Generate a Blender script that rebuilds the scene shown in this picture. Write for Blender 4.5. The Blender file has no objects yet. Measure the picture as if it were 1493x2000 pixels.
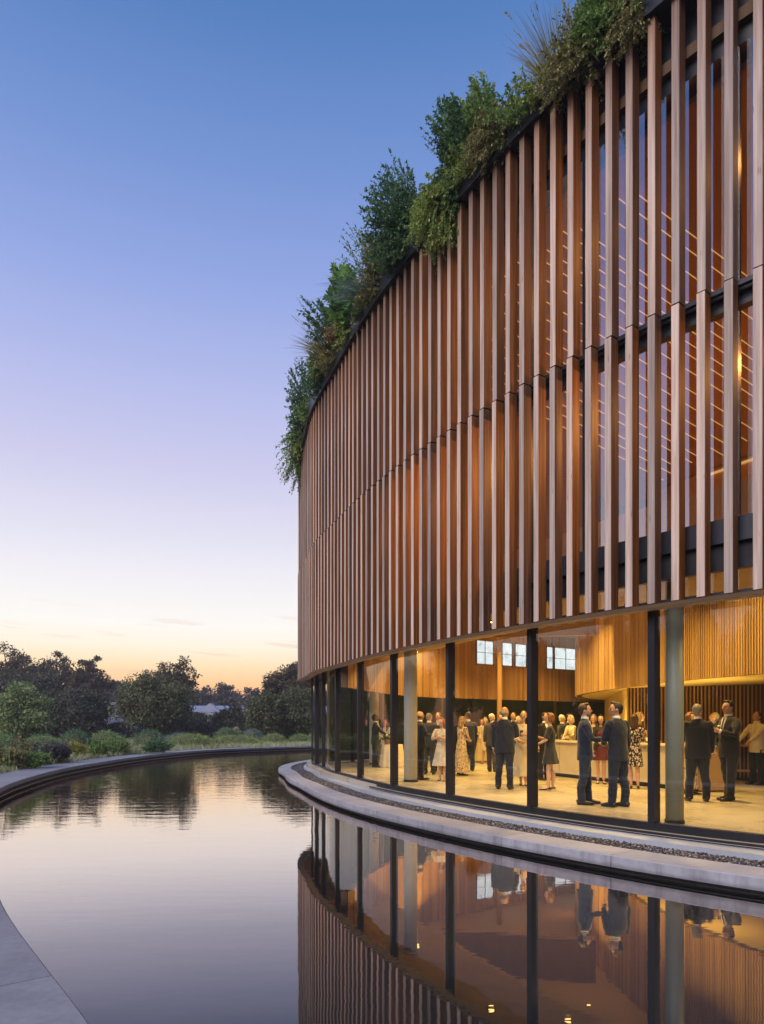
import bpy, bmesh, math, random
import numpy as np
from mathutils import Vector, Matrix, noise as mnoise

random.seed(7)
RNG = np.random.default_rng(7)
sc = bpy.context.scene
COL = sc.collection
R = math.radians

# ------------------------------------------------------------------ camera, sky, sun, exposure
CAM_Z = 1.42
cam = bpy.data.cameras.new('camera')
cam.sensor_fit = 'VERTICAL'
cam.sensor_height = 36.0
cam.lens = 36.0 * 1333 / 2000
cam.shift_y = (1416 - 1000) / 2000
cam.clip_end = 3000
cam.clip_start = 0.05
camo = bpy.data.objects.new('camera', cam)
camo.location = (0, 0, CAM_Z)
camo.rotation_euler = (R(90), 0, 0)
COL.objects.link(camo)
sc.camera = camo


def lin(r, g, b):
    f = lambda c: (c / 255 / 12.92) if c <= 10.3 else ((c / 255 + .055) / 1.055) ** 2.4
    return (f(r), f(g), f(b), 1)


SUNSET = Vector((-0.33, 0.944, 0)).normalized()
world = bpy.data.worlds.new('World')
sc.world = world
world.use_nodes = True
nt = world.node_tree
nt.nodes.clear()


def N(nt, kind, **kw):
    n = nt.nodes.new(kind)
    for k, v in kw.items():
        setattr(n, k, v)
    return n


def math_node(nt, op, a, b=None, c=None, clamp=False):
    n = nt.nodes.new('ShaderNodeMath')
    n.operation = op
    n.use_clamp = clamp
    for i, v in enumerate((a, b, c)):
        if v is None:
            continue
        if isinstance(v, (int, float)):
            n.inputs[i].default_value = v
        else:
            nt.links.new(v, n.inputs[i])
    return n.outputs[0]


def mixc(nt, fac, a, b, blend='MIX'):
    n = nt.nodes.new('ShaderNodeMix')
    n.data_type = 'RGBA'
    n.blend_type = blend
    for sock, v in ((n.inputs['Factor'], fac), (n.inputs['A'], a), (n.inputs['B'], b)):
        s = sock
        if sock.name in ('A', 'B'):
            s = n.inputs[6] if sock.name == 'A' else n.inputs[7]
        else:
            s = n.inputs[0]
        if isinstance(v, (int, float)):
            s.default_value = v
        elif isinstance(v, tuple):
            s.default_value = v if len(v) == 4 else (*v, 1)
        else:
            nt.links.new(v, s)
    return n.outputs[2]


def ramp(nt, fac, stops, interp='LINEAR'):
    n = nt.nodes.new('ShaderNodeValToRGB')
    n.color_ramp.interpolation = interp
    el = n.color_ramp.elements
    while len(el) > 1:
        el.remove(el[-1])
    el[0].position = stops[0][0]
    el[0].color = stops[0][1]
    for p, c in stops[1:]:
        e = el.new(p)
        e.color = c
    if fac is not None:
        nt.links.new(fac, n.inputs[0])
    return n.outputs[0]


def build_sky():
    tc = N(nt, 'ShaderNodeTexCoord')
    sep = N(nt, 'ShaderNodeSeparateXYZ')
    nt.links.new(tc.outputs['Generated'], sep.inputs[0])
    x, y, z = sep.outputs
    el = math_node(nt, 'MULTIPLY', math_node(nt, 'ARCSINE', z), 180 / math.pi)      # degrees above the horizon
    f = math_node(nt, 'ADD', math_node(nt, 'DIVIDE', el, 100), 0.1, clamp=True)     # -10..90 degrees

    def st(*rows, k=1.0):
        return [((d + 10) / 100, tuple(v * (1 + k * max(0, 1 - abs(d - 3) / 14)) for v in lin(*c)[:3]) + (1,)) for d, c in rows]
    west = ramp(nt, f, st((-10, (120, 90, 80)), (0, (248, 158, 116)), (1.8, (252, 178, 130)), (3.4, (254, 204, 146)),
                          (4.8, (254, 226, 182)), (6.3, (252, 241, 220)), (8, (250, 246, 240)), (11, (243, 240, 244)),
                          (15, (228, 227, 244)), (20, (208, 207, 240)), (26, (181, 190, 237)), (32, (151, 171, 230)),
                          (39, (119, 150, 213)), (46, (87, 129, 192)), (60, (64, 106, 170)), (90, (52, 92, 158)), k=0.17))
    east = ramp(nt, f, st((-10, (70, 70, 84)), (0, (128, 130, 162)), (4, (164, 150, 178)), (10, (206, 170, 190)),
                          (16, (204, 186, 214)), (24, (168, 174, 224)), (34, (124, 150, 214)), (46, (82, 125, 190)),
                          (90, (52, 92, 158)), k=0.0))
    hl = math_node(nt, 'SQRT', math_node(nt, 'ADD', math_node(nt, 'MULTIPLY', x, x),
                                         math_node(nt, 'ADD', math_node(nt, 'MULTIPLY', y, y), 1e-5)))
    d = math_node(nt, 'ADD', math_node(nt, 'MULTIPLY', x, SUNSET.x), math_node(nt, 'MULTIPLY', y, SUNSET.y))
    d = math_node(nt, 'DIVIDE', d, hl)
    fac = math_node(nt, 'MULTIPLY_ADD', d, -0.62, 0.38, clamp=True)
    col = mixc(nt, fac, west, east)
    # thin cloud streaks low in the west
    az = math_node(nt, 'ARCTAN2', x, y)
    cv = N(nt, 'ShaderNodeCombineXYZ')
    nt.links.new(math_node(nt, 'MULTIPLY', az, 5.0), cv.inputs[0])
    nt.links.new(math_node(nt, 'ADD', math_node(nt, 'MULTIPLY', el, 1.1), math_node(nt, 'MULTIPLY', az, 3.0)), cv.inputs[1])
    nz = N(nt, 'ShaderNodeTexNoise')
    nz.inputs['Scale'].default_value = 1.0
    nz.inputs['Detail'].default_value = 4
    nt.links.new(cv.outputs[0], nz.inputs['Vector'])
    m = math_node(nt, 'MULTIPLY_ADD', nz.outputs[0], 5.5, -3.2, clamp=True)
    band = ramp(nt, f, [(0.10, (0, 0, 0, 1)), (0.125, (1, 1, 1, 1)), (0.17, (1, 1, 1, 1)), (0.20, (0, 0, 0, 1))])
    m = math_node(nt, 'MULTIPLY', math_node(nt, 'MULTIPLY', m, band), 0.62)
    col = mixc(nt, m, col, lin(222, 172, 148))
    bg = N(nt, 'ShaderNodeBackground')
    bg.inputs['Strength'].default_value = 1.0
    nt.links.new(col, bg.inputs[0])
    out = N(nt, 'ShaderNodeOutputWorld')
    nt.links.new(bg.outputs[0], out.inputs[0])


build_sky()

sun = bpy.data.lights.new('sun', 'SUN')
sun.energy = 2.9
sun.angle = R(40)
sun.color = (1.0, 0.90, 0.92)
suno = bpy.data.objects.new('sun', sun)
sd = Vector((-0.50, -0.66, 0.56)).normalized()
suno.rotation_euler = sd.to_track_quat('Z', 'Y').to_euler()
suno.location = (-20, 0, 20)
COL.objects.link(suno)

sc.view_settings.view_transform = 'Standard'
sc.view_settings.look = 'None'
sc.view_settings.exposure = 0.0
sc.view_settings.gamma = 1.0
sc.view_settings.use_curve_mapping = False
sc.render.engine = 'CYCLES'
cy = sc.cycles
cy.use_denoising = True
cy.max_bounces = 7
cy.diffuse_bounces = 3
cy.glossy_bounces = 4
cy.transmission_bounces = 4
cy.transparent_max_bounces = 16
cy.sample_clamp_indirect = 4.0
cy.caustics_reflective = False
cy.caustics_refractive = False

# ------------------------------------------------------------------ tagging and mesh helpers


def tag(o, label=None, cat=None, group=None, kind=None):
    if label: o['label'] = label
    if cat: o['category'] = cat
    if group: o['group'] = group
    if kind: o['kind'] = kind
    return o


def empty(name, loc=(0, 0, 0), rz=0.0):
    o = bpy.data.objects.new(name, None)
    o.location = loc
    o.rotation_euler = (0, 0, rz)
    o.empty_display_size = 0.1
    COL.objects.link(o)
    return o


def link(name, me, mat=None, parent=None, loc=None, rz=None):
    o = bpy.data.objects.new(name, me)
    if mat is not None and not me.materials:
        me.materials.append(mat)
    if parent is not None:
        o.parent = parent
    if loc is not None:
        o.location = loc
    if rz is not None:
        o.rotation_euler = (0, 0, rz)
    COL.objects.link(o)
    return o


def np_mesh(name, v, f, smooth=False):
    """v (n,3), f (m,k) with k = 3 or 4"""
    v = np.asarray(v, np.float32)
    f = np.asarray(f, np.int32)
    me = bpy.data.meshes.new(name)
    me.vertices.add(len(v))
    me.vertices.foreach_set('co', v.ravel())
    k = f.shape[1]
    me.loops.add(f.size)
    me.loops.foreach_set('vertex_index', f.ravel())
    me.polygons.add(len(f))
    me.polygons.foreach_set('loop_start', np.arange(0, f.size, k, dtype=np.int32))
    me.polygons.foreach_set('loop_total', np.full(len(f), k, np.int32))
    if smooth:
        me.polygons.foreach_set('use_smooth', np.ones(len(f), bool))
    me.update(calc_edges=True)
    me.validate()
    return me


class MB:
    """collects shapes into one mesh"""

    def __init__(self):
        self.v = []
        self.f = []

    def add(self, v, f):
        b = len(self.v)
        self.v.extend([tuple(p) for p in v])
        self.f.extend([tuple(i + b for i in q) for q in f])

    def box(self, x0, x1, y0, y1, z0, z1, M=None):
        v = [(x0, y0, z0), (x1, y0, z0), (x1, y1, z0), (x0, y1, z0), (x0, y0, z1), (x1, y0, z1), (x1, y1, z1), (x0, y1, z1)]
        if M is not None:
            v = [tuple(M @ Vector(p)) for p in v]
        self.add(v, [(0, 3, 2, 1), (4, 5, 6, 7), (0, 1, 5, 4), (1, 2, 6, 5), (2, 3, 7, 6), (3, 0, 4, 7)])

    def prism(self, outline, z0, z1):
        n = len(outline)
        self.add([(x, y, z0) for x, y in outline] + [(x, y, z1) for x, y in outline],
                 [tuple(range(n))[::-1], tuple(range(n, 2 * n))] + [(i, (i + 1) % n, n + (i + 1) % n, n + i) for i in range(n)])

    def lathe(self, prof, seg=16, M=None):
        """prof: list of (r, z), capped at both ends"""
        v = []
        for r, z in prof:
            for k in range(seg):
                a = 2 * math.pi * k / seg
                v.append((r * math.cos(a), r * math.sin(a), z))
        f = []
        for i in range(len(prof) - 1):
            for k in range(seg):
                f.append((i * seg + k, i * seg + (k + 1) % seg, (i + 1) * seg + (k + 1) % seg, (i + 1) * seg + k))
        f.append(tuple(range(seg))[::-1])
        f.append(tuple(range((len(prof) - 1) * seg, len(prof) * seg)))
        if M is not None:
            v = [tuple(M @ Vector(p)) for p in v]
        self.add(v, f)

    def tube(self, pts, rad, seg=8, ellipse=None):
        """closed tapered tube along pts; rad a list of radii or (rx, ry) pairs"""
        pts = [Vector(p) for p in pts]
        v = []
        up = Vector((0, 1, 0.001)) if ellipse is None else ellipse
        n = len(pts)
        for i, p in enumerate(pts):
            d = (pts[min(i + 1, n - 1)] - pts[max(i - 1, 0)])
            d = d.normalized() if d.length > 1e-9 else Vector((0, 0, 1))
            a = d.cross(up)
            if a.length < 1e-3:
                a = d.cross(Vector((1, 0, 0)))
            a.normalize()
            b = a.cross(d).normalized()
            r = rad[i]
            rx, ry = r if isinstance(r, tuple) else (r, r)
            for k in range(seg):
                t = 2 * math.pi * k / seg
                v.append(p + a * (rx * math.cos(t)) + b * (ry * math.sin(t)))
        f = []
        for i in range(n - 1):
            for k in range(seg):
                f.append((i * seg + k, i * seg + (k + 1) % seg, (i + 1) * seg + (k + 1) % seg, (i + 1) * seg + k))
        v.append(pts[0]); v.append(pts[-1])
        c0, c1 = n * seg, n * seg + 1
        for k in range(seg):
            f.append((c0, (k + 1) % seg, k))
            f.append((c1, (n - 1) * seg + k, (n - 1) * seg + (k + 1) % seg))
        self.add(v, f)

    def ball(self, c, r, seg=12, rings=8, M=None):
        rx, ry, rz = r if isinstance(r, tuple) else (r, r, r)
        c = Vector(c)
        v = [(0, 0, -rz)]
        for i in range(1, rings):
            t = -math.pi / 2 + math.pi * i / rings
            for k in range(seg):
                a = 2 * math.pi * k / seg
                v.append((rx * math.cos(t) * math.cos(a), ry * math.cos(t) * math.sin(a), rz * math.sin(t)))
        v.append((0, 0, rz))
        f = [(0, 1 + (k + 1) % seg, 1 + k) for k in range(seg)]
        for i in range(rings - 2):
            for k in range(seg):
                a = 1 + i * seg
                f.append((a + k, a + (k + 1) % seg, a + seg + (k + 1) % seg, a + seg + k))
        t = len(v) - 1
        f += [(t, t - seg + k, t - seg + (k + 1) % seg) for k in range(seg)]
        vv = [Vector(p) for p in v]
        if M is not None:
            vv = [M @ p for p in vv]
        self.add([p + c for p in vv], f)

    def mesh(self, name, smooth=False, recalc=False):
        me = bpy.data.meshes.new(name)
        me.from_pydata(self.v, [], self.f)
        if recalc:
            bm = bmesh.new(); bm.from_mesh(me)
            bmesh.ops.recalc_face_normals(bm, faces=bm.faces)
            bm.to_mesh(me); bm.free()
        if smooth:
            me.polygons.foreach_set('use_smooth', np.ones(len(me.polygons), bool))
        me.update()
        return me

    def build(self, name, mat, parent=None, smooth=False, loc=None, rz=None, recalc=False):
        return link(name, self.mesh(name, smooth, recalc), mat, parent, loc, rz)


# ------------------------------------------------------------------ materials
MATS = {}


def new_mat(name):
    m = bpy.data.materials.new(name)
    m.use_nodes = True
    t = m.node_tree
    t.nodes.clear()
    out = N(t, 'ShaderNodeOutputMaterial')
    return m, t, out


def principled(t, out, base, rough=0.6, metal=0.0, spec=0.5):
    p = N(t, 'ShaderNodeBsdfPrincipled')
    if isinstance(base, tuple):
        p.inputs['Base Color'].default_value = base if len(base) == 4 else (*base, 1)
    else:
        t.links.new(base, p.inputs['Base Color'])
    if isinstance(rough, (int, float)):
        p.inputs['Roughness'].default_value = rough
    else:
        t.links.new(rough, p.inputs['Roughness'])
    p.inputs['Metallic'].default_value = metal
    p.inputs['Specular IOR Level'].default_value = spec
    t.links.new(p.outputs[0], out.inputs[0])
    return p


def coords(t, kind='Object', scale=(1, 1, 1), offset_random=False):
    tc = N(t, 'ShaderNodeTexCoord')
    mp = N(t, 'ShaderNodeMapping')
    mp.inputs['Scale'].default_value = scale
    src = tc.outputs[kind]
    if offset_random:
        oi = N(t, 'ShaderNodeObjectInfo')
        va = N(t, 'ShaderNodeVectorMath', operation='ADD')
        sc_ = math_node(t, 'MULTIPLY', oi.outputs['Random'], 37.0)
        cb = N(t, 'ShaderNodeCombineXYZ')
        for k in range(3):
            t.links.new(sc_, cb.inputs[k])
        t.links.new(src, va.inputs[0]); t.links.new(cb.outputs[0], va.inputs[1])
        src = va.outputs[0]
    t.links.new(src, mp.inputs[0])
    return mp.outputs[0]


def noise(t, vec, scale=1.0, detail=4, rough=0.55):
    n = N(t, 'ShaderNodeTexNoise')
    n.inputs['Scale'].default_value = scale
    n.inputs['Detail'].default_value = detail
    n.inputs['Roughness'].default_value = rough
    if vec is not None:
        t.links.new(vec, n.inputs['Vector'])
    return n.outputs[0]


def bump(t, p, h, strength=0.3, dist=0.01):
    b = N(t, 'ShaderNodeBump')
    b.inputs['Strength'].default_value = strength
    b.inputs['Distance'].default_value = dist
    t.links.new(h, b.inputs['Height'])
    t.links.new(b.outputs[0], p.inputs['Normal'])
    return b


def mat_plain(name, col, rough=0.6, metal=0.0, var=0.12, scale=6.0, spec=0.5, bumps=0.0):
    if name in MATS:
        return MATS[name]
    m, t, out = new_mat(name)
    v = coords(t)
    n = noise(t, v, scale, 5)
    c = ramp(t, n, [(0.3, tuple(x * (1 - var) for x in col[:3]) + (1,)), (0.7, tuple(min(1, x * (1 + var)) for x in col[:3]) + (1,))])
    p = principled(t, out, c, rough, metal, spec)
    if bumps:
        bump(t, p, noise(t, v, scale * 8, 3), bumps, 0.004)
    MATS[name] = m
    return m


def mat_slat():
    m, t, out = new_mat('weathered_cedar')
    v = coords(t, 'Object', (22, 22, 0.55), True)
    g = noise(t, v, 1.0, 6, 0.6)
    v2 = coords(t, 'Object', (70, 70, 1.6), True)
    g2 = noise(t, v2, 1.0, 3, 0.6)
    warm = ramp(t, g, [(0.28, (0.070, 0.027, 0.010, 1)), (0.5, (0.155, 0.063, 0.023, 1)), (0.72, (0.27, 0.118, 0.045, 1))])
    grey = ramp(t, g, [(0.28, (0.27, 0.195, 0.15, 1)), (0.5, (0.47, 0.365, 0.295, 1)), (0.72, (0.64, 0.525, 0.445, 1))])
    # the outer face (local -y) has weathered to grey, less so just under the roof edge
    tc = N(t, 'ShaderNodeTexCoord')
    sp = N(t, 'ShaderNodeSeparateXYZ')
    t.links.new(tc.outputs['Normal'], sp.inputs[0])
    face = math_node(t, 'MULTIPLY', sp.outputs[1], -1.0, clamp=True)
    so = N(t, 'ShaderNodeSeparateXYZ')
    ge = N(t, 'ShaderNodeNewGeometry')
    t.links.new(ge.outputs['Position'], so.inputs[0])
    shelter = math_node(t, 'MULTIPLY_ADD', so.outputs[2], -0.55, 6.05, clamp=True)     # under the roof edge: still orange
    shelter = math_node(t, 'MULTIPLY_ADD', shelter, 0.72, 0.28)
    worn = noise(t, coords(t, 'Object', (4, 4, 0.8), True), 1.0, 4)
    worn = math_node(t, 'MULTIPLY_ADD', worn, 1.5, 0.35, clamp=True)
    fac = math_node(t, 'MULTIPLY', math_node(t, 'MULTIPLY', face, shelter), worn)
    c = mixc(t, fac, warm, grey)
    oi = N(t, 'ShaderNodeObjectInfo')
    hs = N(t, 'ShaderNodeHueSaturation')
    t.links.new(math_node(t, 'MULTIPLY_ADD', oi.outputs['Random'], 0.56, 0.72), hs.inputs['Value'])
    t.links.new(math_node(t, 'MULTIPLY_ADD', oi.outputs['Random'], 0.25, 0.9), hs.inputs['Saturation'])
    t.links.new(c, hs.inputs['Color'])
    # small dark knots
    vo = N(t, 'ShaderNodeTexVoronoi')
    vo.inputs['Scale'].default_value = 1.0
    t.links.new(coords(t, 'Object', (9, 9, 1.4), True), vo.inputs['Vector'])
    kn = math_node(t, 'MULTIPLY_ADD', vo.outputs['Distance'], -14, 1.3, clamp=True)
    c2 = mixc(t, math_node(t, 'MULTIPLY', kn, 0.6), hs.outputs[0], (0.06, 0.025, 0.012, 1))
    p = principled(t, out, c2, 0.62, 0, 0.35)
    bump(t, p, math_node(t, 'ADD', g, g2), 0.25, 0.003)
    return m


def mat_planks(name, dark, light, rough=0.5, gloss_spec=0.4):
    """indoor timber: grain along z, each plank its own tone"""
    m, t, out = new_mat(name)
    ge = N(t, 'ShaderNodeNewGeometry')
    rnd = ge.outputs['Random Per Island']
    va = N(t, 'ShaderNodeVectorMath', operation='ADD')
    cb = N(t, 'ShaderNodeCombineXYZ')
    s = math_node(t, 'MULTIPLY', rnd, 50.0)
    for k in range(3):
        t.links.new(s, cb.inputs[k])
    mp = N(t, 'ShaderNodeMapping')
    mp.inputs['Scale'].default_value = (30, 30, 1.0)
    tc = N(t, 'ShaderNodeTexCoord')
    t.links.new(tc.outputs['Object'], mp.inputs[0])
    t.links.new(mp.outputs[0], va.inputs[0]); t.links.new(cb.outputs[0], va.inputs[1])
    g = noise(t, va.outputs[0], 1.0, 5, 0.6)
    f = math_node(t, 'ADD', math_node(t, 'MULTIPLY', g, 0.6), math_node(t, 'MULTIPLY', rnd, 0.5))
    c = ramp(t, f, [(0.25, (*dark, 1)), (0.85, (*light, 1))])
    p = principled(t, out, c, rough, 0, gloss_spec)
    bump(t, p, g, 0.15, 0.002)
    return m


def mat_concrete(name, c0, c1, rough=0.7, scale=1.6, streak=False):
    m, t, out = new_mat(name)
    v = coords(t, 'Object', (1, 1, 1), True)
    n1 = noise(t, v, scale, 8, 0.6)
    n2 = noise(t, v, scale * 14, 5, 0.6)
    f = math_node(t, 'ADD', math_node(t, 'MULTIPLY', n1, 0.7), math_node(t, 'MULTIPLY', n2, 0.3))
    c = ramp(t, f, [(0.32, (*c0, 1)), (0.68, (*c1, 1))])
    if streak:
        # damp stains running down the vertical faces
        vs = coords(t, 'Object', (5, 5, 0.6), True)
        s = noise(t, vs, 1.4, 5, 0.65)
        ge = N(t, 'ShaderNodeNewGeometry')
        sp = N(t, 'ShaderNodeSeparateXYZ')
        t.links.new(ge.outputs['Normal'], sp.inputs[0])
        side = math_node(t, 'SUBTRACT', 1.0, math_node(t, 'ABSOLUTE', sp.outputs[2]), clamp=True)
        s = math_node(t, 'MULTIPLY_ADD', s, 4.0, -1.9, clamp=True)
        c = mixc(t, math_node(t, 'MULTIPLY', math_node(t, 'MULTIPLY', s, side), 0.55), c, tuple(x * 0.45 for x in c0))
        # damp line just above the water
        sz = N(t, 'ShaderNodeSeparateXYZ')
        t.links.new(ge.outputs['Position'], sz.inputs[0])
        damp = math_node(t, 'ADD', sz.outputs[2], math_node(t, 'MULTIPLY', noise(t, v, 3.0, 4), 0.09))
        damp = math_node(t, 'MULTIPLY_ADD', damp, -22.0, -4.3, clamp=True)
        c = mixc(t, math_node(t, 'MULTIPLY', damp, 0.6), c, tuple(x * 0.35 for x in c0))
    # pits
    vo = N(t, 'ShaderNodeTexVoronoi')
    vo.inputs['Scale'].default_value = 26
    t.links.new(v, vo.inputs['Vector'])
    pit = math_node(t, 'MULTIPLY_ADD', vo.outputs['Distance'], -22, 2.0, clamp=True)
    sel = math_node(t, 'GREATER_THAN', noise(t, v, 9, 2), 0.60)
    pit = math_node(t, 'MULTIPLY', pit, sel)
    c = mixc(t, math_node(t, 'MULTIPLY', pit, 0.75), c, tuple(x * 0.3 for x in c0))
    oi = N(t, 'ShaderNodeObjectInfo')
    hs = N(t, 'ShaderNodeHueSaturation')
    t.links.new(math_node(t, 'MULTIPLY_ADD', oi.outputs['Random'], 0.2, 0.9), hs.inputs['Value'])
    t.links.new(c, hs.inputs['Color'])
    r = math_node(t, 'MULTIPLY_ADD', n1, 0.35, rough - 0.15)
    p = principled(t, out, hs.outputs[0], r, 0, 0.4)
    bump(t, p, f, 0.25, 0.004)
    return m


def schlick(t, r0, power=5.0, normal=None):
    lw = N(t, 'ShaderNodeLayerWeight')
    lw.inputs['Blend'].default_value = 0.5
    if normal is not None:
        t.links.new(normal, lw.inputs['Normal'])
    f = math_node(t, 'POWER', lw.outputs['Facing'], power)
    return math_node(t, 'MULTIPLY_ADD', f, 1 - r0, r0, clamp=True)


def mat_glass(name, tint, r0, rough=0.0, wav=0.0):
    m, t, out = new_mat(name)
    tr = N(t, 'ShaderNodeBsdfTransparent')
    tr.inputs[0].default_value = (*tint, 1)
    gl = N(t, 'ShaderNodeBsdfGlossy')
    gl.inputs['Roughness'].default_value = rough
    gl.inputs[0].default_value = (0.95, 0.97, 1, 1)
    if wav:
        b = N(t, 'ShaderNodeBump')
        b.inputs['Strength'].default_value = wav
        b.inputs['Distance'].default_value = 0.02
        t.links.new(noise(t, coords(t, 'Object', (1, 1, 1), True), 0.9, 1), b.inputs['Height'])
        t.links.new(b.outputs[0], gl.inputs['Normal'])
    mx = N(t, 'ShaderNodeMixShader')
    t.links.new(schlick(t, r0), mx.inputs[0])
    t.links.new(tr.outputs[0], mx.inputs[1]); t.links.new(gl.outputs[0], mx.inputs[2])
    t.links.new(mx.outputs[0], out.inputs[0])
    return m


def mat_water():
    m, t, out = new_mat('pool_water')
    v = coords(t, 'Object', (1, 1, 1))
    rip = noise(t, coords(t, 'Object', (0.9, 2.6, 1)), 1.5, 3, 0.5)
    rip2 = noise(t, coords(t, 'Object', (2.6, 7.0, 1)), 1.6, 2, 0.5)
    patch = noise(t, v, 0.16, 2)                                    # calm and breezy patches
    patch = math_node(t, 'MULTIPLY_ADD', patch, 3.2, -1.1, clamp=True)
    sp = N(t, 'ShaderNodeSeparateXYZ')
    t.links.new(v, sp.inputs[0])
    far = math_node(t, 'MULTIPLY_ADD', sp.outputs[1], 1 / 16, -0.55, clamp=True)       # the near end lies in the lee
    far = math_node(t, 'MULTIPLY_ADD', far, 0.90, 0.10)
    h = math_node(t, 'ADD', rip, math_node(t, 'MULTIPLY', math_node(t, 'MULTIPLY', rip2, patch), 0.3))
    h = math_node(t, 'MULTIPLY', h, far)
    b = N(t, 'ShaderNodeBump')
    b.inputs['Strength'].default_value = 1.0
    b.inputs['Distance'].default_value = 0.0085
    t.links.new(h, b.inputs['Height'])
    gl = N(t, 'ShaderNodeBsdfGlossy')
    gl.inputs['Roughness'].default_value = 0.02
    t.links.new(b.outputs[0], gl.inputs['Normal'])
    df = N(t, 'ShaderNodeBsdfDiffuse')
    df.inputs[0].default_value = (0.020, 0.022, 0.020, 1)
    mx = N(t, 'ShaderNodeMixShader')
    lw = N(t, 'ShaderNodeLayerWeight')
    lw.inputs['Blend'].default_value = 0.5
    t.links.new(b.outputs[0], lw.inputs['Normal'])
    gv = lambda x: (x, x, x, 1)
    t.links.new(ramp(t, lw.outputs['Facing'], [(0, gv(0.03)), (0.45, gv(0.07)), (0.6, gv(0.16)), (0.72, gv(0.40)), (0.82, gv(0.77)), (0.92, gv(0.95)), (1, gv(1))]), mx.inputs[0])
    t.links.new(ramp(t, lw.outputs['Facing'], [(0.55, (0.90, 0.95, 1, 1)), (0.70, (1, 0.95, 0.96, 1)), (0.84, (1, 0.89, 0.83, 1)), (0.93, (1, 0.80, 0.67, 1))]), gl.inputs[0])
    t.links.new(df.outputs[0], mx.inputs[1]); t.links.new(gl.outputs[0], mx.inputs[2])
    t.links.new(mx.outputs[0], out.inputs[0])
    return m


def mat_leaf(name, cols, rough=0.55, trans=0.3, blotch=1.5):
    """cols: three base colours dark..light, picked per leaf"""
    if name in MATS:
        return MATS[name]
    m, t, out = new_mat(name)
    ge = N(t, 'ShaderNodeNewGeometry')
    n = noise(t, coords(t, 'Object'), blotch, 3)
    f = math_node(t, 'ADD', math_node(t, 'MULTIPLY', ge.outputs['Random Per Island'], 0.6), math_node(t, 'MULTIPLY', n, 0.45))
    c = ramp(t, f, [(0.15, (*cols[0], 1)), (0.5, (*cols[1], 1)), (0.9, (*cols[2], 1))])
    p = N(t, 'ShaderNodeBsdfPrincipled')
    p.inputs['Roughness'].default_value = rough
    p.inputs['Specular IOR Level'].default_value = 0.3
    t.links.new(c, p.inputs['Base Color'])
    tl = N(t, 'ShaderNodeBsdfTranslucent')
    t.links.new(c, tl.inputs[0])
    mx = N(t, 'ShaderNodeMixShader')
    mx.inputs[0].default_value = trans
    t.links.new(p.outputs[0], mx.inputs[1]); t.links.new(tl.outputs[0], mx.inputs[2])
    t.links.new(mx.outputs[0], out.inputs[0])
    MATS[name] = m
    return m


def mat_emit(name, col, strength):
    m, t, out = new_mat(name)
    e = N(t, 'ShaderNodeEmission')
    e.inputs[0].default_value = (*col, 1)
    e.inputs[1].default_value = strength
    t.links.new(e.outputs[0], out.inputs[0])
    return m


M_SLAT = mat_slat()
M_METAL = mat_plain('dark_metal', (0.012, 0.013, 0.016), 0.42, 0.2, 0.2, 3.0)
M_FASCIA = mat_plain('fascia_metal', (0.035, 0.038, 0.048), 0.34, 0.4, 0.22, 1.4)
M_SOFFIT = mat_plain('soffit_board', (0.40, 0.31, 0.23), 0.55, 0, 0.12, 4)
M_BLACK = mat_plain('black_void', (0.012, 0.012, 0.013), 0.7, 0, 0.1, 2)
M_LEDGE = mat_concrete('ledge_stone', (0.30, 0.33, 0.37), (0.42, 0.45, 0.49), 0.45, 0.9)
M_KERB = mat_concrete('kerb_stone', (0.26, 0.262, 0.285), (0.41, 0.41, 0.44), 0.6, 1.3, True)
M_COPING = mat_concrete('coping_stone', (0.15, 0.152, 0.168), (0.30, 0.30, 0.325), 0.55, 1.3, True)
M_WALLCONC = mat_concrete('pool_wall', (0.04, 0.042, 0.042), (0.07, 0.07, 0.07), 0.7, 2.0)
M_PALEEDGE = mat_plain('pale_edge', (0.34, 0.29, 0.23), 0.5, 0, 0.15, 3)
M_FLOOR = mat_concrete('polished_floor', (0.27, 0.235, 0.175), (0.44, 0.39, 0.30), 0.26, 0.55)
M_GLASS = mat_glass('clear_glass', (0.92, 0.94, 0.90), 0.09, 0.0, 0.03)
M_GLASSUP = mat_glass('coated_glass', (0.80, 0.78, 0.76), 0.36, 0.0, 0.05)
M_DARKGLASS = mat_plain('dark_glass', (0.075, 0.115, 0.092), 0.16, 0, 0.6, 0.5, 0.12)
M_WOOD_IN = mat_planks('honey_planks', (0.26, 0.135, 0.045), (0.50, 0.30, 0.115))
M_WOOD_DRUM = mat_planks('ash_planks', (0.34, 0.20, 0.075), (0.56, 0.36, 0.15))
M_WOOD_DARK = mat_planks('walnut_slats', (0.15, 0.075, 0.03), (0.30, 0.17, 0.07))
M_BACKING = mat_plain('dark_backing', (0.10, 0.055, 0.022), 0.8, 0, 0.15, 2)
M_CREAM = mat_plain('cream_paint', (0.62, 0.55, 0.40), 0.6, 0, 0.04, 2)
M_SLABW = mat_plain('slab_timber', (0.40, 0.235, 0.085), 0.6, 0, 0.12, 3)
M_YELLOW = mat_plain('yellow_paint', (0.66, 0.50, 0.16), 0.6, 0, 0.04, 2)
M_COLGREEN = mat_plain('green_grey_column', (0.25, 0.26, 0.20), 0.5, 0, 0.05, 2)
M_COLUMN = mat_plain('pale_column', (0.52, 0.52, 0.47), 0.5, 0, 0.05, 2)
M_WATER = mat_water()


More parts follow.
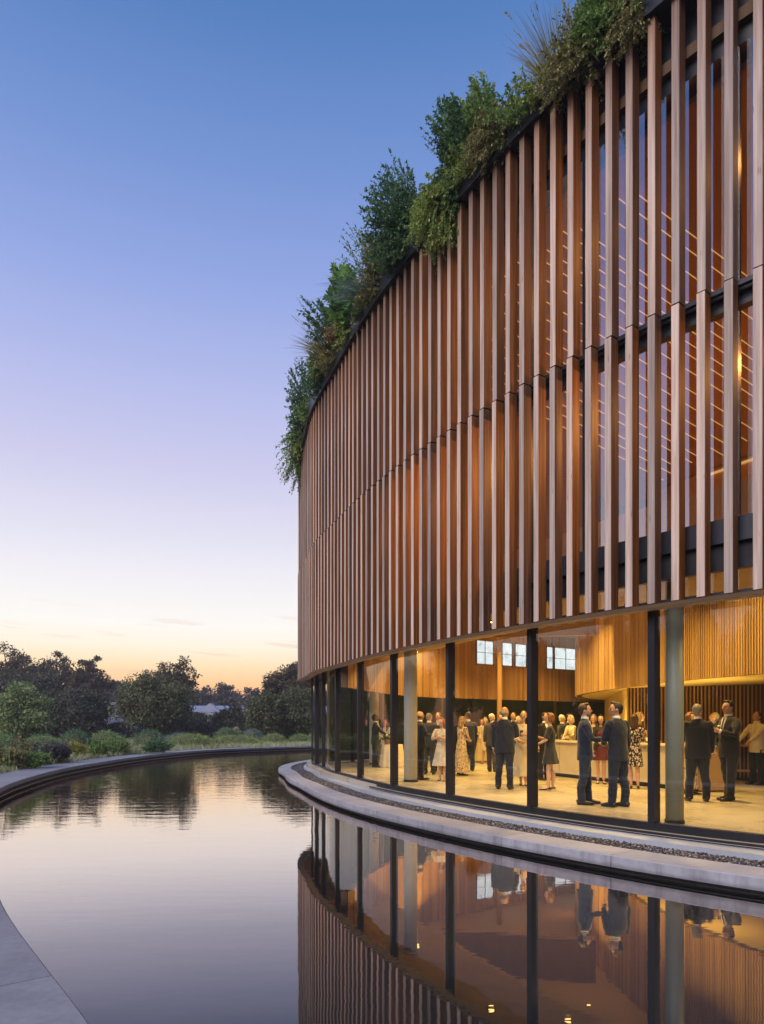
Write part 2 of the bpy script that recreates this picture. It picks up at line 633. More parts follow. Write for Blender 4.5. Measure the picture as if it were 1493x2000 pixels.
def mat_sky_glow():
    m, t, out = new_mat('sky_glow_pane')
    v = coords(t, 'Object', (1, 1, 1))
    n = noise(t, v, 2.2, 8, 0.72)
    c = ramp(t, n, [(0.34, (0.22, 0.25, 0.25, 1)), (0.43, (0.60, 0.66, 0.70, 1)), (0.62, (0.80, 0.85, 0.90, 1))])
    e = N(t, 'ShaderNodeEmission')  # panes glow by themselves: bright sky and branch shapes put into the emission
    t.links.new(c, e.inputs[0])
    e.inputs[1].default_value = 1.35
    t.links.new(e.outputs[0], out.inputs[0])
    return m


M_SKYGLOW = mat_sky_glow()
M_STRIP = mat_emit('warm_strip', (1.0, 0.52, 0.17), 1.15)
M_LAMP = mat_emit('warm_lamp', (1.0, 0.55, 0.16), 14.0)
M_TRUNK = mat_plain('bark', (0.055, 0.04, 0.03), 0.85, 0, 0.4, 5, 0.2, 0.5)
M_STEM = mat_plain('twig', (0.07, 0.05, 0.03), 0.8, 0, 0.3, 8)


def mat_ground():
    m, t, out = new_mat('meadow_soil')
    v = coords(t)
    n = noise(t, v, 0.35, 8, 0.65)
    n2 = noise(t, v, 6.0, 4, 0.6)
    f = math_node(t, 'ADD', math_node(t, 'MULTIPLY', n, 0.6), math_node(t, 'MULTIPLY', n2, 0.4))
    c = ramp(t, f, [(0.3, (0.022, 0.028, 0.012, 1)), (0.5, (0.045, 0.06, 0.022, 1)), (0.7, (0.075, 0.085, 0.035, 1))])
    p = principled(t, out, c, 0.9, 0, 0.1)
    bump(t, p, f, 0.6, 0.06)
    return m


M_GROUND = mat_ground()

# ------------------------------------------------------------------ plan curves


def catmull(P, closed, per=24):
    P = np.asarray(P, float)
    n = len(P)
    out = []
    rng_ = range(n) if closed else range(n - 1)
    for i in rng_:
        if closed:
            p0, p1, p2, p3 = P[(i - 1) % n], P[i], P[(i + 1) % n], P[(i + 2) % n]
        else:
            p1, p2 = P[i], P[i + 1]
            p0 = P[i - 1] if i > 0 else 2 * p1 - p2
            p3 = P[i + 2] if i + 2 < n else 2 * p2 - p1
        # centripetal
        t0 = 0.0
        t1 = t0 + max(1e-6, np.linalg.norm(p1 - p0)) ** 0.5
        t2 = t1 + max(1e-6, np.linalg.norm(p2 - p1)) ** 0.5
        t3 = t2 + max(1e-6, np.linalg.norm(p3 - p2)) ** 0.5
        for k in range(per):
            t = t1 + (t2 - t1) * k / per
            A1 = (t1 - t) / (t1 - t0) * p0 + (t - t0) / (t1 - t0) * p1
            A2 = (t2 - t) / (t2 - t1) * p1 + (t - t1) / (t2 - t1) * p2
            A3 = (t3 - t) / (t3 - t2) * p2 + (t - t2) / (t3 - t2) * p3
            B1 = (t2 - t) / (t2 - t0) * A1 + (t - t0) / (t2 - t0) * A2
            B2 = (t3 - t) / (t3 - t1) * A2 + (t - t1) / (t3 - t1) * A3
            out.append((t2 - t) / (t2 - t1) * B1 + (t - t1) / (t2 - t1) * B2)
    if not closed:
        out.append(P[-1])
    return np.array(out)


class Path:
    """arc-length curve in plan"""

    def __init__(self, ctrl, closed=False, origin=None, smooth=0):
        p = catmull(ctrl, closed)
        if closed:
            p = np.vstack([p, p[:1]])
        d = np.linalg.norm(np.diff(p, axis=0), axis=1)
        s = np.concatenate([[0], np.cumsum(d)])
        self.L = s[-1]
        self.closed = closed
        n = max(8, int(self.L / 0.05))
        u = np.linspace(0, self.L, n + 1)
        q = np.stack([np.interp(u, s, p[:, 0]), np.interp(u, s, p[:, 1])], 1)
        if closed:
            q = q[:-1]; u = u[:-1]
        for _ in range(smooth):
            if closed:
                q = (np.roll(q, 1, 0) + q + np.roll(q, -1, 0)) / 3
            else:
                q[1:-1] = (q[:-2] + q[1:-1] + q[2:]) / 3
        self.u = u
        self.q = q
        if closed:
            tg = np.roll(q, -1, 0) - np.roll(q, 1, 0)
        else:
            tg = np.gradient(q, axis=0)
        self.t = tg / np.linalg.norm(tg, axis=1)[:, None]
        self.s0 = 0.0
        if origin is not None:
            self.s0 = u[np.argmin(np.linalg.norm(q - np.array(origin), axis=1))]

    def at(self, s):
        s = np.asarray(s, float) + self.s0
        if self.closed:
            s = np.mod(s, self.L)
            u = np.append(self.u, self.L); q = np.vstack([self.q, self.q[:1]]); t = np.vstack([self.t, self.t[:1]])
        else:
            u, q, t = self.u, self.q, self.t
        pt = np.stack([np.interp(s, u, q[:, 0]), np.interp(s, u, q[:, 1])], -1)
        tg = np.stack([np.interp(s, u, t[:, 0]), np.interp(s, u, t[:, 1])], -1)
        tg = tg / np.linalg.norm(tg, axis=-1, keepdims=True)
        return pt, tg

    def off(self, s, o, side=1):
        """point at arc length s moved o to the right of travel (side=1) or left (-1)"""
        pt, tg = self.at(s)
        n = np.stack([tg[..., 1], -tg[..., 0]], -1) * side
        return pt + n * np.asarray(o)[..., None] if np.ndim(o) else pt + n * o


FACADE = [(-3.022, 24.715), (-2.768, 23.748), (-2.533, 22.776), (-2.334, 21.796), (-2.105, 20.823), (-1.781, 19.878), (-1.423, 18.944),
          (-1.084, 18.003), (-0.743, 17.063), (-0.376, 16.133), (0.022, 15.216), (0.455, 14.314), (0.917, 13.427), (1.399, 12.551),
          (1.902, 11.687), (2.437, 10.842), (3.013, 10.025), (3.629, 9.238), (4.293, 8.49), (5.01, 7.793), (5.776, 7.151)]
REST = [(8.6, 5.2), (12.5, 3.6), (17, 3.2), (23, 5.2), (28.5, 12), (30.5, 22), (28, 33), (20, 41), (11, 43), (4, 40.5), (-0.2, 36.2), (-2.2, 32.2),
        (-3.0, 29), (-3.2, 26.6)]
BLD = Path(FACADE + REST, True, origin=(-1.781, 19.878), smooth=60)
BL = BLD.L


def sstep(a, b, x):
    t = np.clip((np.asarray(x, float) - a) / (b - a), 0, 1)
    return t * t * (3 - 2 * t)


def wrap(s):
    """arc length in (-BL/2, BL/2] so that the tip is near s = -5"""
    s = np.asarray(s, float)
    return (s + BL / 2) % BL - BL / 2


def g_in(s):
    return 0.34 + 0.20 * (1 - sstep(-3, 5, wrap(s)))


def k_out(s):
    return 0.72 + 0.56 * sstep(-3, 8, wrap(s))


def S_range(a, b, step=0.15):
    return np.linspace(a, b, max(2, int(round((b - a) / step)) + 1))


def sweep(path, s, prof, side=1, closed=False, caps=True):
    """prof: closed list of (offset or f(s), z). Returns verts, faces"""
    s = np.asarray(s, float)
    cols = []
    for o, z in prof:
        oo = o(s) if callable(o) else np.full(len(s), float(o))
        p = path.off(s, oo, side)
        cols.append(np.column_stack([p, np.full(len(s), z)]))
    n, k = len(s), len(prof)
    v = np.stack(cols, 1).reshape(-1, 3)
    f = []
    for i in range(n if closed else n - 1):
        j = (i + 1) % n
        for a in range(k):
            b = (a + 1) % k
            f.append((i * k + a, j * k + a, j * k + b, i * k + b))
    if not closed and caps:
        f.append(tuple(range(k)))
        f.append(tuple(range((n - 1) * k, n * k))[::-1])
    return v.tolist(), f


def ribbon(path, s, a, b, side=1, closed=False):
    """open strip between profile points a and b"""
    s = np.asarray(s, float)
    v = []
    for o, z in (a, b):
        oo = o(s) if callable(o) else np.full(len(s), float(o))
        v.append(np.column_stack([path.off(s, oo, side), np.full(len(s), z)]))
    n = len(s)
    vv = np.vstack(v).tolist()
    m = n if closed else n - 1
    return vv, [(i, (i + 1) % n, n + (i + 1) % n, n + i) for i in range(m)]


def swept(name, path, s, prof, mat, parent=None, side=1, closed=False, smooth=False):
    mb = MB()
    mb.add(*sweep(path, s, prof, side, closed))
    return mb.build(name, mat, parent, smooth, recalc=True)


def px(x, D):
    """plan point seen at column x of the photograph at depth D"""
    return ((x - 746.5) * D / 1333, D)


def zpx(y, D):
    return CAM_Z + (1416 - y) * D / 1333


# ------------------------------------------------------------------ ground, pool, coping
RING = Path([(1.1, -0.3), (-1.44, 3.38), (-1.93, 4.02), (-3.29, 5.87), (-6.3, 10.9), (-8.91, 15.9), (-10.2, 20.1), (-10.85, 23.2), (-11.2, 26.5),
             (-11.45, 31), (-11.2, 36), (-10.3, 40.6), (-7.8, 44.8), (-4.8, 48), (0, 51), (6, 53), (16, 54), (30, 50), (40, 38), (44, 22),
             (40, 2), (28, -11), (14, -13), (6, -7.5)], True, origin=(-1.93, 4.02), smooth=40)
Z_WATER = -0.365
s_all = np.linspace(0, RING.L, 240, endpoint=False)
ring_pts = RING.off(s_all, 0.16, -1)
mb = MB()
mb.add([(p[0], p[1], Z_WATER) for p in ring_pts], [tuple(range(len(ring_pts)))[::-1]])
water = mb.build('water', M_WATER, recalc=True)
if water.data.polygons[0].normal.z < 0:
    water.data.flip_normals()
tag(water, 'still reflecting pool mirroring the sunset sky', 'water', kind='structure')

# ground: rings of quads running out from the coping to the horizon
gv, gf = [], []
loops = [(1.0, 1.12, -0.14), (1.15, 1.3, -0.10), (1.6, 1.3, 0.0), (3.0, 1.3, 0.0), (8, 1.3, 0.0), (40, 1.3, 0.0)]
cen = np.array((12.0, 24.0))
base = RING.off(s_all, 1.12, -1)
for sc_f, _, zz in loops:
    P = cen + (base - cen) * sc_f
    gv.append(np.column_stack([P, np.full(len(P), zz)]))
n = len(s_all)
for L in range(len(loops) - 1):
    for i in range(n):
        j = (i + 1) % n
        gf.append((L * n + i, L * n + j, (L + 1) * n + j, (L + 1) * n + i))
g = link('ground', np_mesh('ground', np.vstack(gv), gf), M_GROUND)
bmx = bmesh.new(); bmx.from_mesh(g.data); bmesh.ops.recalc_face_normals(bmx, faces=bmx.faces); bmx.to_mesh(g.data); bmx.free()
tag(g, 'dark meadow ground around the pool', 'ground', kind='structure')

coping = tag(empty('pool_coping'), 'broad pale stone coping round the outer rim of the pool', 'kerb', kind='structure')
s_j = []
s = 0.0
while s < RING.L - 1.0:
    s_j.append(s)
    s += 1.75 if s < 62 else 4.0
s_j.append(RING.L)
for a, b in zip(s_j[:-1], s_j[1:]):
    ss = S_range(a + 0.005, b - 0.005, 0.3)
    dz = random.uniform(-0.003, 0.003)
    swept('coping_stone', RING, ss, [(0.012, -0.06 + dz), (0.0, -0.072 + dz), (0.0, -0.17 + dz), (1.2, -0.17 + dz), (1.2, -0.06 + dz)], M_COPING, coping, -1)
ss = np.linspace(0, RING.L, 500, endpoint=False)
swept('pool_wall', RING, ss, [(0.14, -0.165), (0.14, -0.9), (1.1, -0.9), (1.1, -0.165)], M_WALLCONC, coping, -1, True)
swept('edge_strip', RING, ss, [(0.05, -0.285), (0.05, -0.31), (0.16, -0.31), (0.16, -0.285)], M_PALEEDGE, coping, -1, True)

# ------------------------------------------------------------------ the building
Z_SB, Z_SJ, Z_ST = 3.06, 6.955, 11.0
bld = tag(empty('curved_building'), 'curved building wrapped in vertical timber slats with a planted roof and lit glass ground floor', 'building')
PITCH = 0.3323


def slat_mesh(z0, z1):
    w, d, c = 0.108, 0.18, 0.006
    mb = MB()
    mb.prism([(c, 0), (w - c, 0), (w, c), (w, d - c), (w - c, d), (c, d), (0, d - c), (0, c)], z0, z1)
    return mb.mesh('slat', recalc=True)


ME_LOW, ME_UP = slat_mesh(0, Z_SJ - 0.012 - Z_SB), slat_mesh(0, Z_ST - Z_SJ - 0.012)
for i in range(-32, 62):
    s = i * PITCH
    for me, z in ((ME_LOW, Z_SB), (ME_UP, Z_SJ + 0.012)):
        jit = random.uniform(-0.006, 0.006)
        pt, tg = BLD.at(s)
        nrm = np.array((tg[1], -tg[0]))
        p = pt + nrm * (jit + (0.012 if z < 5 else 0)) + tg * random.uniform(-0.004, 0.004)
        link('slat', me, M_SLAT, bld, (p[0], p[1], z), math.atan2(tg[1], tg[0]) + R(random.uniform(-0.8, 0.8)))

sF = S_range(-26, 26, 0.2)
minus = lambda d: (lambda s: -g_in(s) - d)
swept('soffit_ring', BLD, sF, [(0.01, 3.0), (0.01, 3.03), (-0.20, 3.03), (-0.20, 3.0)], M_SOFFIT, bld)
swept('soffit_edge', BLD, sF, [(0.03, 2.992), (0.03, 3.045), (0.011, 3.045), (0.011, 2.992)], M_BACKING, bld)
swept('slat_rail', BLD, sF, [(-0.172, 3.05), (-0.172, 3.12), (-0.21, 3.12), (-0.21, 3.05)], M_METAL, bld)
swept('slat_rail', BLD, sF, [(-0.150, Z_SJ - 0.03), (-0.150, Z_SJ + 0.03), (-0.22, Z_SJ + 0.03), (-0.22, Z_SJ - 0.03)], M_METAL, bld)
sR = np.linspace(0, BL, 420, endpoint=False)
swept('roof_fascia', BLD, sR, [(0.07, 10.995), (0.07, 11.44), (0.04, 11.44), (0.04, 11.02), (-0.6, 11.02), (-0.6, 10.995)], M_FASCIA, bld, 1, True)
swept('fascia_trim', BLD, sR, [(0.085, 10.985), (0.085, 11.03), (0.069, 11.03), (0.069, 10.985)], M_FASCIA, bld, 1, True)
swept('planter_soil', BLD, sR, [(0.038, 11.03), (0.038, 11.36), (-1.2, 11.36), (-1.2, 11.03)], M_GROUND, bld, 1, True)
rp = BLD.off(np.linspace(0, BL, 160, endpoint=False), -0.55)
mb = MB(); mb.prism([tuple(p) for p in rp], 11.03, 11.2); mb.build('roof', M_METAL, bld, recalc=True)
# wall plane: heads, spandrels, transoms
swept('head_panel', BLD, sF, [(minus(0.0), 10.08), (minus(0.0), 11.0), (minus(0.12), 11.0), (minus(0.12), 10.08)], M_METAL, bld)
swept('head_beam', BLD, sF, [(minus(-0.09), 10.32), (minus(-0.09), 10.48), (minus(-0.001), 10.48), (minus(-0.001), 10.32)], M_BACKING, bld)
swept('transom', BLD, sF, [(minus(-0.06), 6.74), (minus(-0.06), 6.80), (minus(-0.03), 6.80), (minus(-0.03), 6.92), (minus(-0.06), 6.92),
                           (minus(-0.06), 6.98), (minus(0.08), 6.98), (minus(0.08), 6.74)], M_METAL, bld)
swept('spandrel', BLD, sF, [(minus(-0.08), 3.76), (minus(-0.08), 4.07), (minus(0.12), 4.07), (minus(0.12), 3.76)], M_FASCIA, bld)
swept('spandrel_recess', BLD, sF, [(minus(-0.0), 3.50), (minus(-0.0), 3.755), (minus(0.12), 3.755), (minus(0.12), 3.50)], M_BLACK, bld)
swept('glazing_head', BLD, sF, [(minus(-0.05), 3.42), (minus(-0.05), 3.495), (minus(0.06), 3.495), (minus(0.06), 3.42)], M_METAL, bld)
swept('base_rail', BLD, sF, [(minus(-0.06), -0.13), (minus(-0.06), -0.075), (minus(-0.035), -0.07), (minus(-0.035), -0.055), (minus(-0.05), -0.05), (minus(-0.05), 0.055),
                             (minus(0.06), 0.055), (minus(0.06), -0.13)], M_METAL, bld)
swept('rail_trim', BLD, sF, [(minus(-0.062), -0.112), (minus(-0.062), -0.104), (minus(-0.055), -0.104), (minus(-0.055), -0.112)], M_PALEEDGE, bld)
# mullions at their measured places, then at the same rhythm round the back


def glass_pt(s):
    pt, tg = BLD.at(s)
    n = np.array((tg[1], -tg[0]))
    return pt - n * float(g_in(s)), tg


def s_glass(xpix):
    s_ = np.linspace(-4.5, 17, 1400)
    p_ = BLD.off(s_, -g_in(s_))
    return float(s_[np.argmin(abs(746.5 + 1333 * p_[:, 0] / p_[:, 1] - xpix))])


MU = [s_glass(x) for x in (619, 632.5, 659, 703, 768.5, 878, 1039, 1277)]
step = MU[-1] - MU[-2]
while MU[-1] < 24: MU.append(MU[-1] + step)
while MU[0] > -24: MU.insert(0, MU[0] - 2.15)


for s in MU:
    p, tg = glass_pt(s)
    mb = MB()
    M_ = Matrix.Translation((p[0], p[1], 0)) @ Matrix.Rotation(math.atan2(tg[1], tg[0]), 4, 'Z')
    mb.box(-0.05, 0.05, -0.06, 0.10, 0.0, 3.43, M_)
    mb.build('mullion', M_METAL, bld)
    mb = MB()
    mb.box(-0.04, 0.04, -0.075, 0.12, 4.05, 10.1, M_)
    mb.build('mullion', M_METAL, bld)
for a, b in zip(MU[:-1], MU[1:]):
    ss = S_range(a, b, 0.12)
    for z0, z1, m in ((0.0, 3.45, M_GLASS), (4.05, 6.78, M_GLASSUP), (6.94, 10.1, M_GLASSUP)):
        mb = MB(); mb.add(*ribbon(BLD, ss, (minus(0.0), z0), (minus(0.0), z1)))
        mb.build('pane', m, bld, smooth=True)
# slimmer intermediate posts upstairs, seen between the slats
for a, b in zip(MU[:-1], MU[1:]):
    p, tg = glass_pt((a + b) / 2)
    mb = MB()
    mb.box(-0.025, 0.025, -0.05, 0.10, 4.06, 10.09, Matrix.Translation((p[0], p[1], 0)) @ Matrix.Rotation(math.atan2(tg[1], tg[0]), 4, 'Z'))
    mb.build('mullion', M_METAL, bld)
# closed rear of the building
sB = S_range(25.3, BL - 24.6, 0.5)
swept('rear_wall', BLD, sB, [(-0.3, -0.2), (-0.3, 11.0), (-0.5, 11.0), (-0.5, -0.2)], M_BACKING, bld)
# floors
fp = BLD.off(np.linspace(0, BL, 260, endpoint=False), -0.30)
mb = MB(); mb.prism([tuple(p) for p in fp], -0.3, 0.0)
fl = mb.build('floor', M_FLOOR, recalc=True)
tag(fl, 'polished pale concrete floor of the lit hall', 'floor', kind='structure')
sU = S_range(-6, 25, 0.25)
swept('gallery_slab', BLD, S_range(-2, 25, 0.25), [(minus(0.07), 3.50), (minus(0.07), 3.98), (-2.6, 3.98), (-2.6, 3.50)], M_SLABW, bld)
swept('gallery_riser', BLD, S_range(2, 25, 0.25), [(-2.61, 3.52), (-2.61, 5.3), (-2.75, 5.3), (-2.75, 3.52)], M_WOOD_DRUM, bld)
cp = BLD.off(np.linspace(0, BL, 200, endpoint=False), -0.6)
# hall ceiling, kept behind the gallery riser
hc = [tuple(p) for p in BLD.off(S_range(2, 25, 0.5), -2.7)] + [(24, 8), (28, 20), (24, 34), (12, 41), (4, 38.5), (0.5, 35), (-1.6, 31), (-2.4, 27), (-2.0, 23)]
mb = MB(); mb.prism(hc, 5.22, 5.32); mb.build('hall_ceiling', M_WOOD_DRUM, bld, recalc=True)
# upper floor room: back wall and slatted ceiling with light strips
swept('upper_wall', BLD, S_range(4.5, 25, 0.4), [(-8.6, 5.33), (-8.6, 7.98), (-8.8, 7.98), (-8.8, 5.33)], M_WOOD_DRUM, bld)
swept('upper_ceiling', BLD, S_range(2.5, 25, 0.4), [(-0.55, 9.93), (-0.55, 10.03), (-8.8, 8.08), (-8.8, 7.985)], M_WOOD_DARK, bld)
swept('cove_strip', BLD, S_range(6.5, 20, 0.4), [(-8.50, 7.83), (-8.50, 7.87), (-8.58, 7.87), (-8.58, 7.83)], M_STRIP, bld)
swept('upper_end_wall', Path([(-0.6, 19.0), (1.5, 20.3), (6.5, 19.6)]), S_range(0, 7.2, 0.4), [(0, 4.0), (0, 9.74), (0.15, 9.74), (0.15, 4.0)], M_WOOD_DARK, bld)

# island kerb: stones, gravel bed, ledge
isl = tag(empty('island_kerb'), 'rounded stone kerb between the pool and the glazed building', 'kerb', kind='structure')
frac = lambda f: (lambda s: -g_in(s) + f * (g_in(s) + k_out(s)))
s = -26.0
while s < 24:
    ss = S_range(s + 0.004, s + 1.66 - 0.004, 0.14)
    swept('kerb_stone', BLD, ss, [(lambda q: k_out(q) - 0.01, -0.16), (lambda q: k_out(q), -0.17), (lambda q: k_out(q), -0.30), (frac(0.65), -0.30), (frac(0.65), -0.16)], M_KERB, isl)
    s += 1.66
s = -26.0
while s < 24:
    ss = S_range(s + 0.002, s + 3.3 - 0.002, 0.2)
    swept('ledge', BLD, ss, [(minus(-0.05), -0.128), (minus(-0.05), -0.26), (frac(0.27), -0.26), (frac(0.27), -0.128)], M_LEDGE, isl)
    s += 3.3
sK = S_range(-26, 24, 0.25)
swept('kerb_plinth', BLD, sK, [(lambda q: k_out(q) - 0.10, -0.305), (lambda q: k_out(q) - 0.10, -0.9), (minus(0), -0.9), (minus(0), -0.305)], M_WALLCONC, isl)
swept('plinth_strip', BLD, sK, [(lambda q: k_out(q) - 0.03, -0.312), (lambda q: k_out(q) - 0.03, -0.325), (lambda q: k_out(q) - 0.105, -0.325), (lambda q: k_out(q) - 0.105, -0.312)], M_METAL, isl)
swept('gravel_bed', BLD, sK, [(frac(0.265), -0.30), (frac(0.265), -0.215), (frac(0.655), -0.215), (frac(0.655), -0.30)], M_BACKING, isl)


def gravel():
    """thousands of little stones in the bed"""
    ico = bmesh.new(); bmesh.ops.create_icosphere(ico, subdivisions=1, radius=1)
    bv = np.array([v.co[:] for v in ico.verts]); bf = np.array([[v.index for v in f.verts] for f in ico.faces]); ico.free()
    V, F = [], []
    n = 26000
    # denser towards the near end, where a stone is seen at its own size
    s = -11 + 26.5 * RNG.random(n) ** 0.75
    fr = 0.275 + 0.37 * RNG.random(n)
    o = -g_in(s) + fr * (g_in(s) + k_out(s))
    p = BLD.off(s, o)
    r = RNG.uniform(0.009, 0.018, n) * (1 + 0.35 * (s < 3))
    for i in range(n):
        sh = bv * RNG.uniform(0.7, 1.25, (12, 1)) * (r[i] * RNG.uniform(0.8, 1.3, 3)) * np.array((1, 1, 0.75))
        a = RNG.uniform(0, 6.28)
        c, sn = math.cos(a), math.sin(a)
        sh = np.column_stack([sh[:, 0] * c - sh[:, 1] * sn, sh[:, 0] * sn + sh[:, 1] * c, sh[:, 2]])
        V.append(sh + np.array((p[i, 0], p[i, 1], -0.212 + RNG.uniform(0, 0.02))))
        F.append(bf + 12 * i)
    m, t, out = new_mat('gravel_stone')
    ge = N(t, 'ShaderNodeNewGeometry')
    c = ramp(t, ge.outputs['Random Per Island'], [(0, (0.015, 0.014, 0.018, 1)), (0.55, (0.050, 0.046, 0.052, 1)), (0.85, (0.14, 0.13, 0.135, 1)), (1, (0.36, 0.34, 0.34, 1))])
    principled(t, out, c, 0.65, 0, 0.4)
    o = link('gravel', np_mesh('gravel', np.vstack(V), np.vstack(F)), m)
    tag(o, 'dark mixed gravel in the bed beside the glass wall', 'gravel', kind='stuff')


gravel()

# ------------------------------------------------------------------ the hall inside
hall = tag(empty('hall_interior'), 'timber lined hall behind the ground floor glass', 'interior', kind='structure')


def clad(name, path, s0, s1, z0, z1, w, gap, depth, mat, parent, side=1, jit=0.004):
    """vertical boards along a path, joined as one part"""
    mb = MB()
    s = s0
    while s < s1 - w:
        ww = w * random.uniform(0.85, 1.15)
        p, tg = path.at(s + ww / 2)
        M_ = Matrix.Translation((p[0], p[1], 0)) @ Matrix.Rotation(math.atan2(tg[1], tg[0]), 4, 'Z')
        d = depth + random.uniform(-jit, jit)
        y0, y1 = (-d, 0.0) if side == 1 else (0.0, d)
        mb.box(-ww / 2, ww / 2, y0, y1, z0, z1, M_)
        s += ww + gap
    o = mb.build(name, mat, parent)
    o['kind'] = 'stuff'
    return o


F_PATH = Path([px(680, 18.75), px(740, 21.8), px(820, 25.0), px(900, 26.4), px(1030, 28.6), px(1177, 31.2), px(1230, 33)], smooth=20)
swept('fascia_wall', F_PATH, S_range(0, F_PATH.L, 0.3), [(-0.02, 2.46), (-0.02, 5.2), (-0.2, 5.2), (-0.2, 2.46)], M_BACKING, hall)
clad('fascia_boards', F_PATH, 0, F_PATH.L, 2.45, 5.21, 0.105, 0.006, 0.02, M_WOOD_IN, hall)
U_PATH = Path([(8.9, 10.4), (7.67, 13.7), (7.0, 15.8), (6.78, 17.3), (6.66, 18.8), (6.6, 21.2), (6.78, 23.7), (7.5, 26.0), (8.8, 28.2), (10.2, 29.4)], smooth=20)
swept('drum_wall', U_PATH, S_range(0, U_PATH.L, 0.3), [(0.02, 2.46), (0.02, 5.2), (0.2, 5.2), (0.2, 2.46)], M_BACKING, hall, 1)
sU1 = 6.4
clad('drum_slats', U_PATH, 0, sU1, 2.45, 5.21, 0.032, 0.036, 0.05, M_WOOD_DRUM, hall, -1)
clad('drum_boards', U_PATH, sU1, U_PATH.L, 2.45, 5.21, 0.085, 0.012, 0.03, M_WOOD_DRUM, hall, -1, 0.010)
und = [tuple(p) for p in U_PATH.off(S_range(0, U_PATH.L, 0.3), 0.0, 1)] + [(13, 29), (13, 10.5)]
mb = MB(); mb.prism(und, 2.462, 2.50); mb.build('drum_underside', M_YELLOW, hall, recalc=True)
L_PATH = Path([(6.9, 19.2), (8.4, 18.2), (9.9, 17.3), (12.6, 16.2)])
swept('slatted_wall', L_PATH, S_range(0, L_PATH.L, 0.3), [(-0.02, 0.0), (-0.02, 2.46), (-0.2, 2.46), (-0.2, 0)], M_BACKING, hall, 1)
clad('wall_slats', L_PATH, 0, L_PATH.L, 0.06, 2.46, 0.035, 0.055, 0.05, M_WOOD_IN, hall)
Y_PATH = Path([(6.9, 19.25), (7.9, 23.2), (9.2, 28.2)])
swept('yellow_wall', Y_PATH, S_range(0, Y_PATH.L, 0.5), [(0, 0), (0, 2.46), (0.12, 2.46), (0.12, 0)], M_YELLOW, hall, 1)
swept('side_wall', Path([(12.7, 16.2), (12.9, 10), (12.6, 4.4)]), S_range(0, 11.7, 0.5), [(0, 0), (0, 5.2), (-0.2, 5.2), (-0.2, 0)], M_WOOD_DARK, hall, 1)
# far side: dark night glazing with posts
W_PATH = Path([(-2.3, 24.6), (-1.5, 26.2), (0.3, 28.3), (2.8, 30.4), (6, 32.5), (10, 34.6), (14, 36)], smooth=20)
swept('far_glazing', W_PATH, S_range(0, W_PATH.L, 0.4), [(0, 0.05), (0, 5.2), (-0.1, 5.2), (-0.1, 0.05)], M_DARKGLASS, hall, 1)
for k in range(12):
    p, tg = W_PATH.at(0.6 + 1.75 * k)
    mb = MB()
    mb.box(-0.05, 0.05, -0.10, 0.03, 0, 3.6, Matrix.Translation((p[0], p[1], 0)) @ Matrix.Rotation(math.atan2(tg[1], tg[0]), 4, 'Z'))
    mb.build('far_post', M_METAL if k % 2 else M_CREAM, hall)
# high windows set in the boarded fascia


def s_for_px(path, x):
    s = np.linspace(0, path.L, 800)
    p = path.at(s)[0]
    return s[np.argmin(abs(746.5 + 1333 * p[:, 0] / p[:, 1] - x))]


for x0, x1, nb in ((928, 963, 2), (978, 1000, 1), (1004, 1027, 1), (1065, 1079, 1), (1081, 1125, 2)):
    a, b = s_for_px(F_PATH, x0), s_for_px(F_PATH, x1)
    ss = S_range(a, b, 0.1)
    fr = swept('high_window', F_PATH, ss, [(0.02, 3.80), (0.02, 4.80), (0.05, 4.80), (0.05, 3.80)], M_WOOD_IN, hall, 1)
    g = swept('pane', F_PATH, S_range(a + 0.05, b - 0.05, 0.1), [(0.03, 3.85), (0.03, 4.75), (0.055, 4.75), (0.055, 3.85)], M_SKYGLOW, fr, 1)
    for k in range(nb + 1):
        c = a + 0.03 + (b - a - 0.06) * k / max(1, nb)
        swept('glazing_bar', F_PATH, np.array((c - 0.014, c + 0.014)), [(0.05, 3.8), (0.05, 4.8), (0.07, 4.8), (0.07, 3.8)], M_METAL, fr, 1)
    swept('glazing_bar', F_PATH, ss, [(0.05, 4.285), (0.05, 4.303), (0.066, 4.303), (0.066, 4.285)], M_METAL, fr, 1)
# columns
CG = 'columns of the hall'
for x, D, r, m, zt, lab in ((802.5, 17.1, 0.168, M_COLUMN, 5.21, 'pale round column beside the bald man in a dark suit'),
                            (731, 24.6, 0.17, M_CREAM, 5.21, 'slim cream column behind the man by the flower table'),
                            (1318, 9.85, 0.125, M_COLGREEN, 3.49, 'grey-green round column just inside the glass of the last bay')):
    p = px(x, D)
    root = tag(empty('column', (p[0], p[1], 0)), lab, 'column', CG)
    mb = MB(); mb.lathe([(r, 0.0), (r, zt)], 40); o = mb.build('shaft', m, root)
    for pl in o.data.polygons: pl.use_smooth = len(pl.vertices) == 4
    mb = MB(); mb.lathe([(r + 0.012, 0.001), (r + 0.012, 0.05), (r + 0.003, 0.055)], 40); mb.build('base_ring', M_METAL, root)
p = px(975.5, 25.3)
root = tag(empty('timber_post', (p[0], p[1], 0)), 'square honey timber post rising past the boarded wall behind the guests', 'column')
mb = MB(); mb.box(-0.075, 0.075, -0.075, 0.075, 0.02, 5.21); mb.build('post', M_WOOD_IN, root)
mb = MB(); mb.box(-0.09, 0.09, -0.09, 0.09, 0, 0.03); mb.build('foot_plate', M_METAL, root)

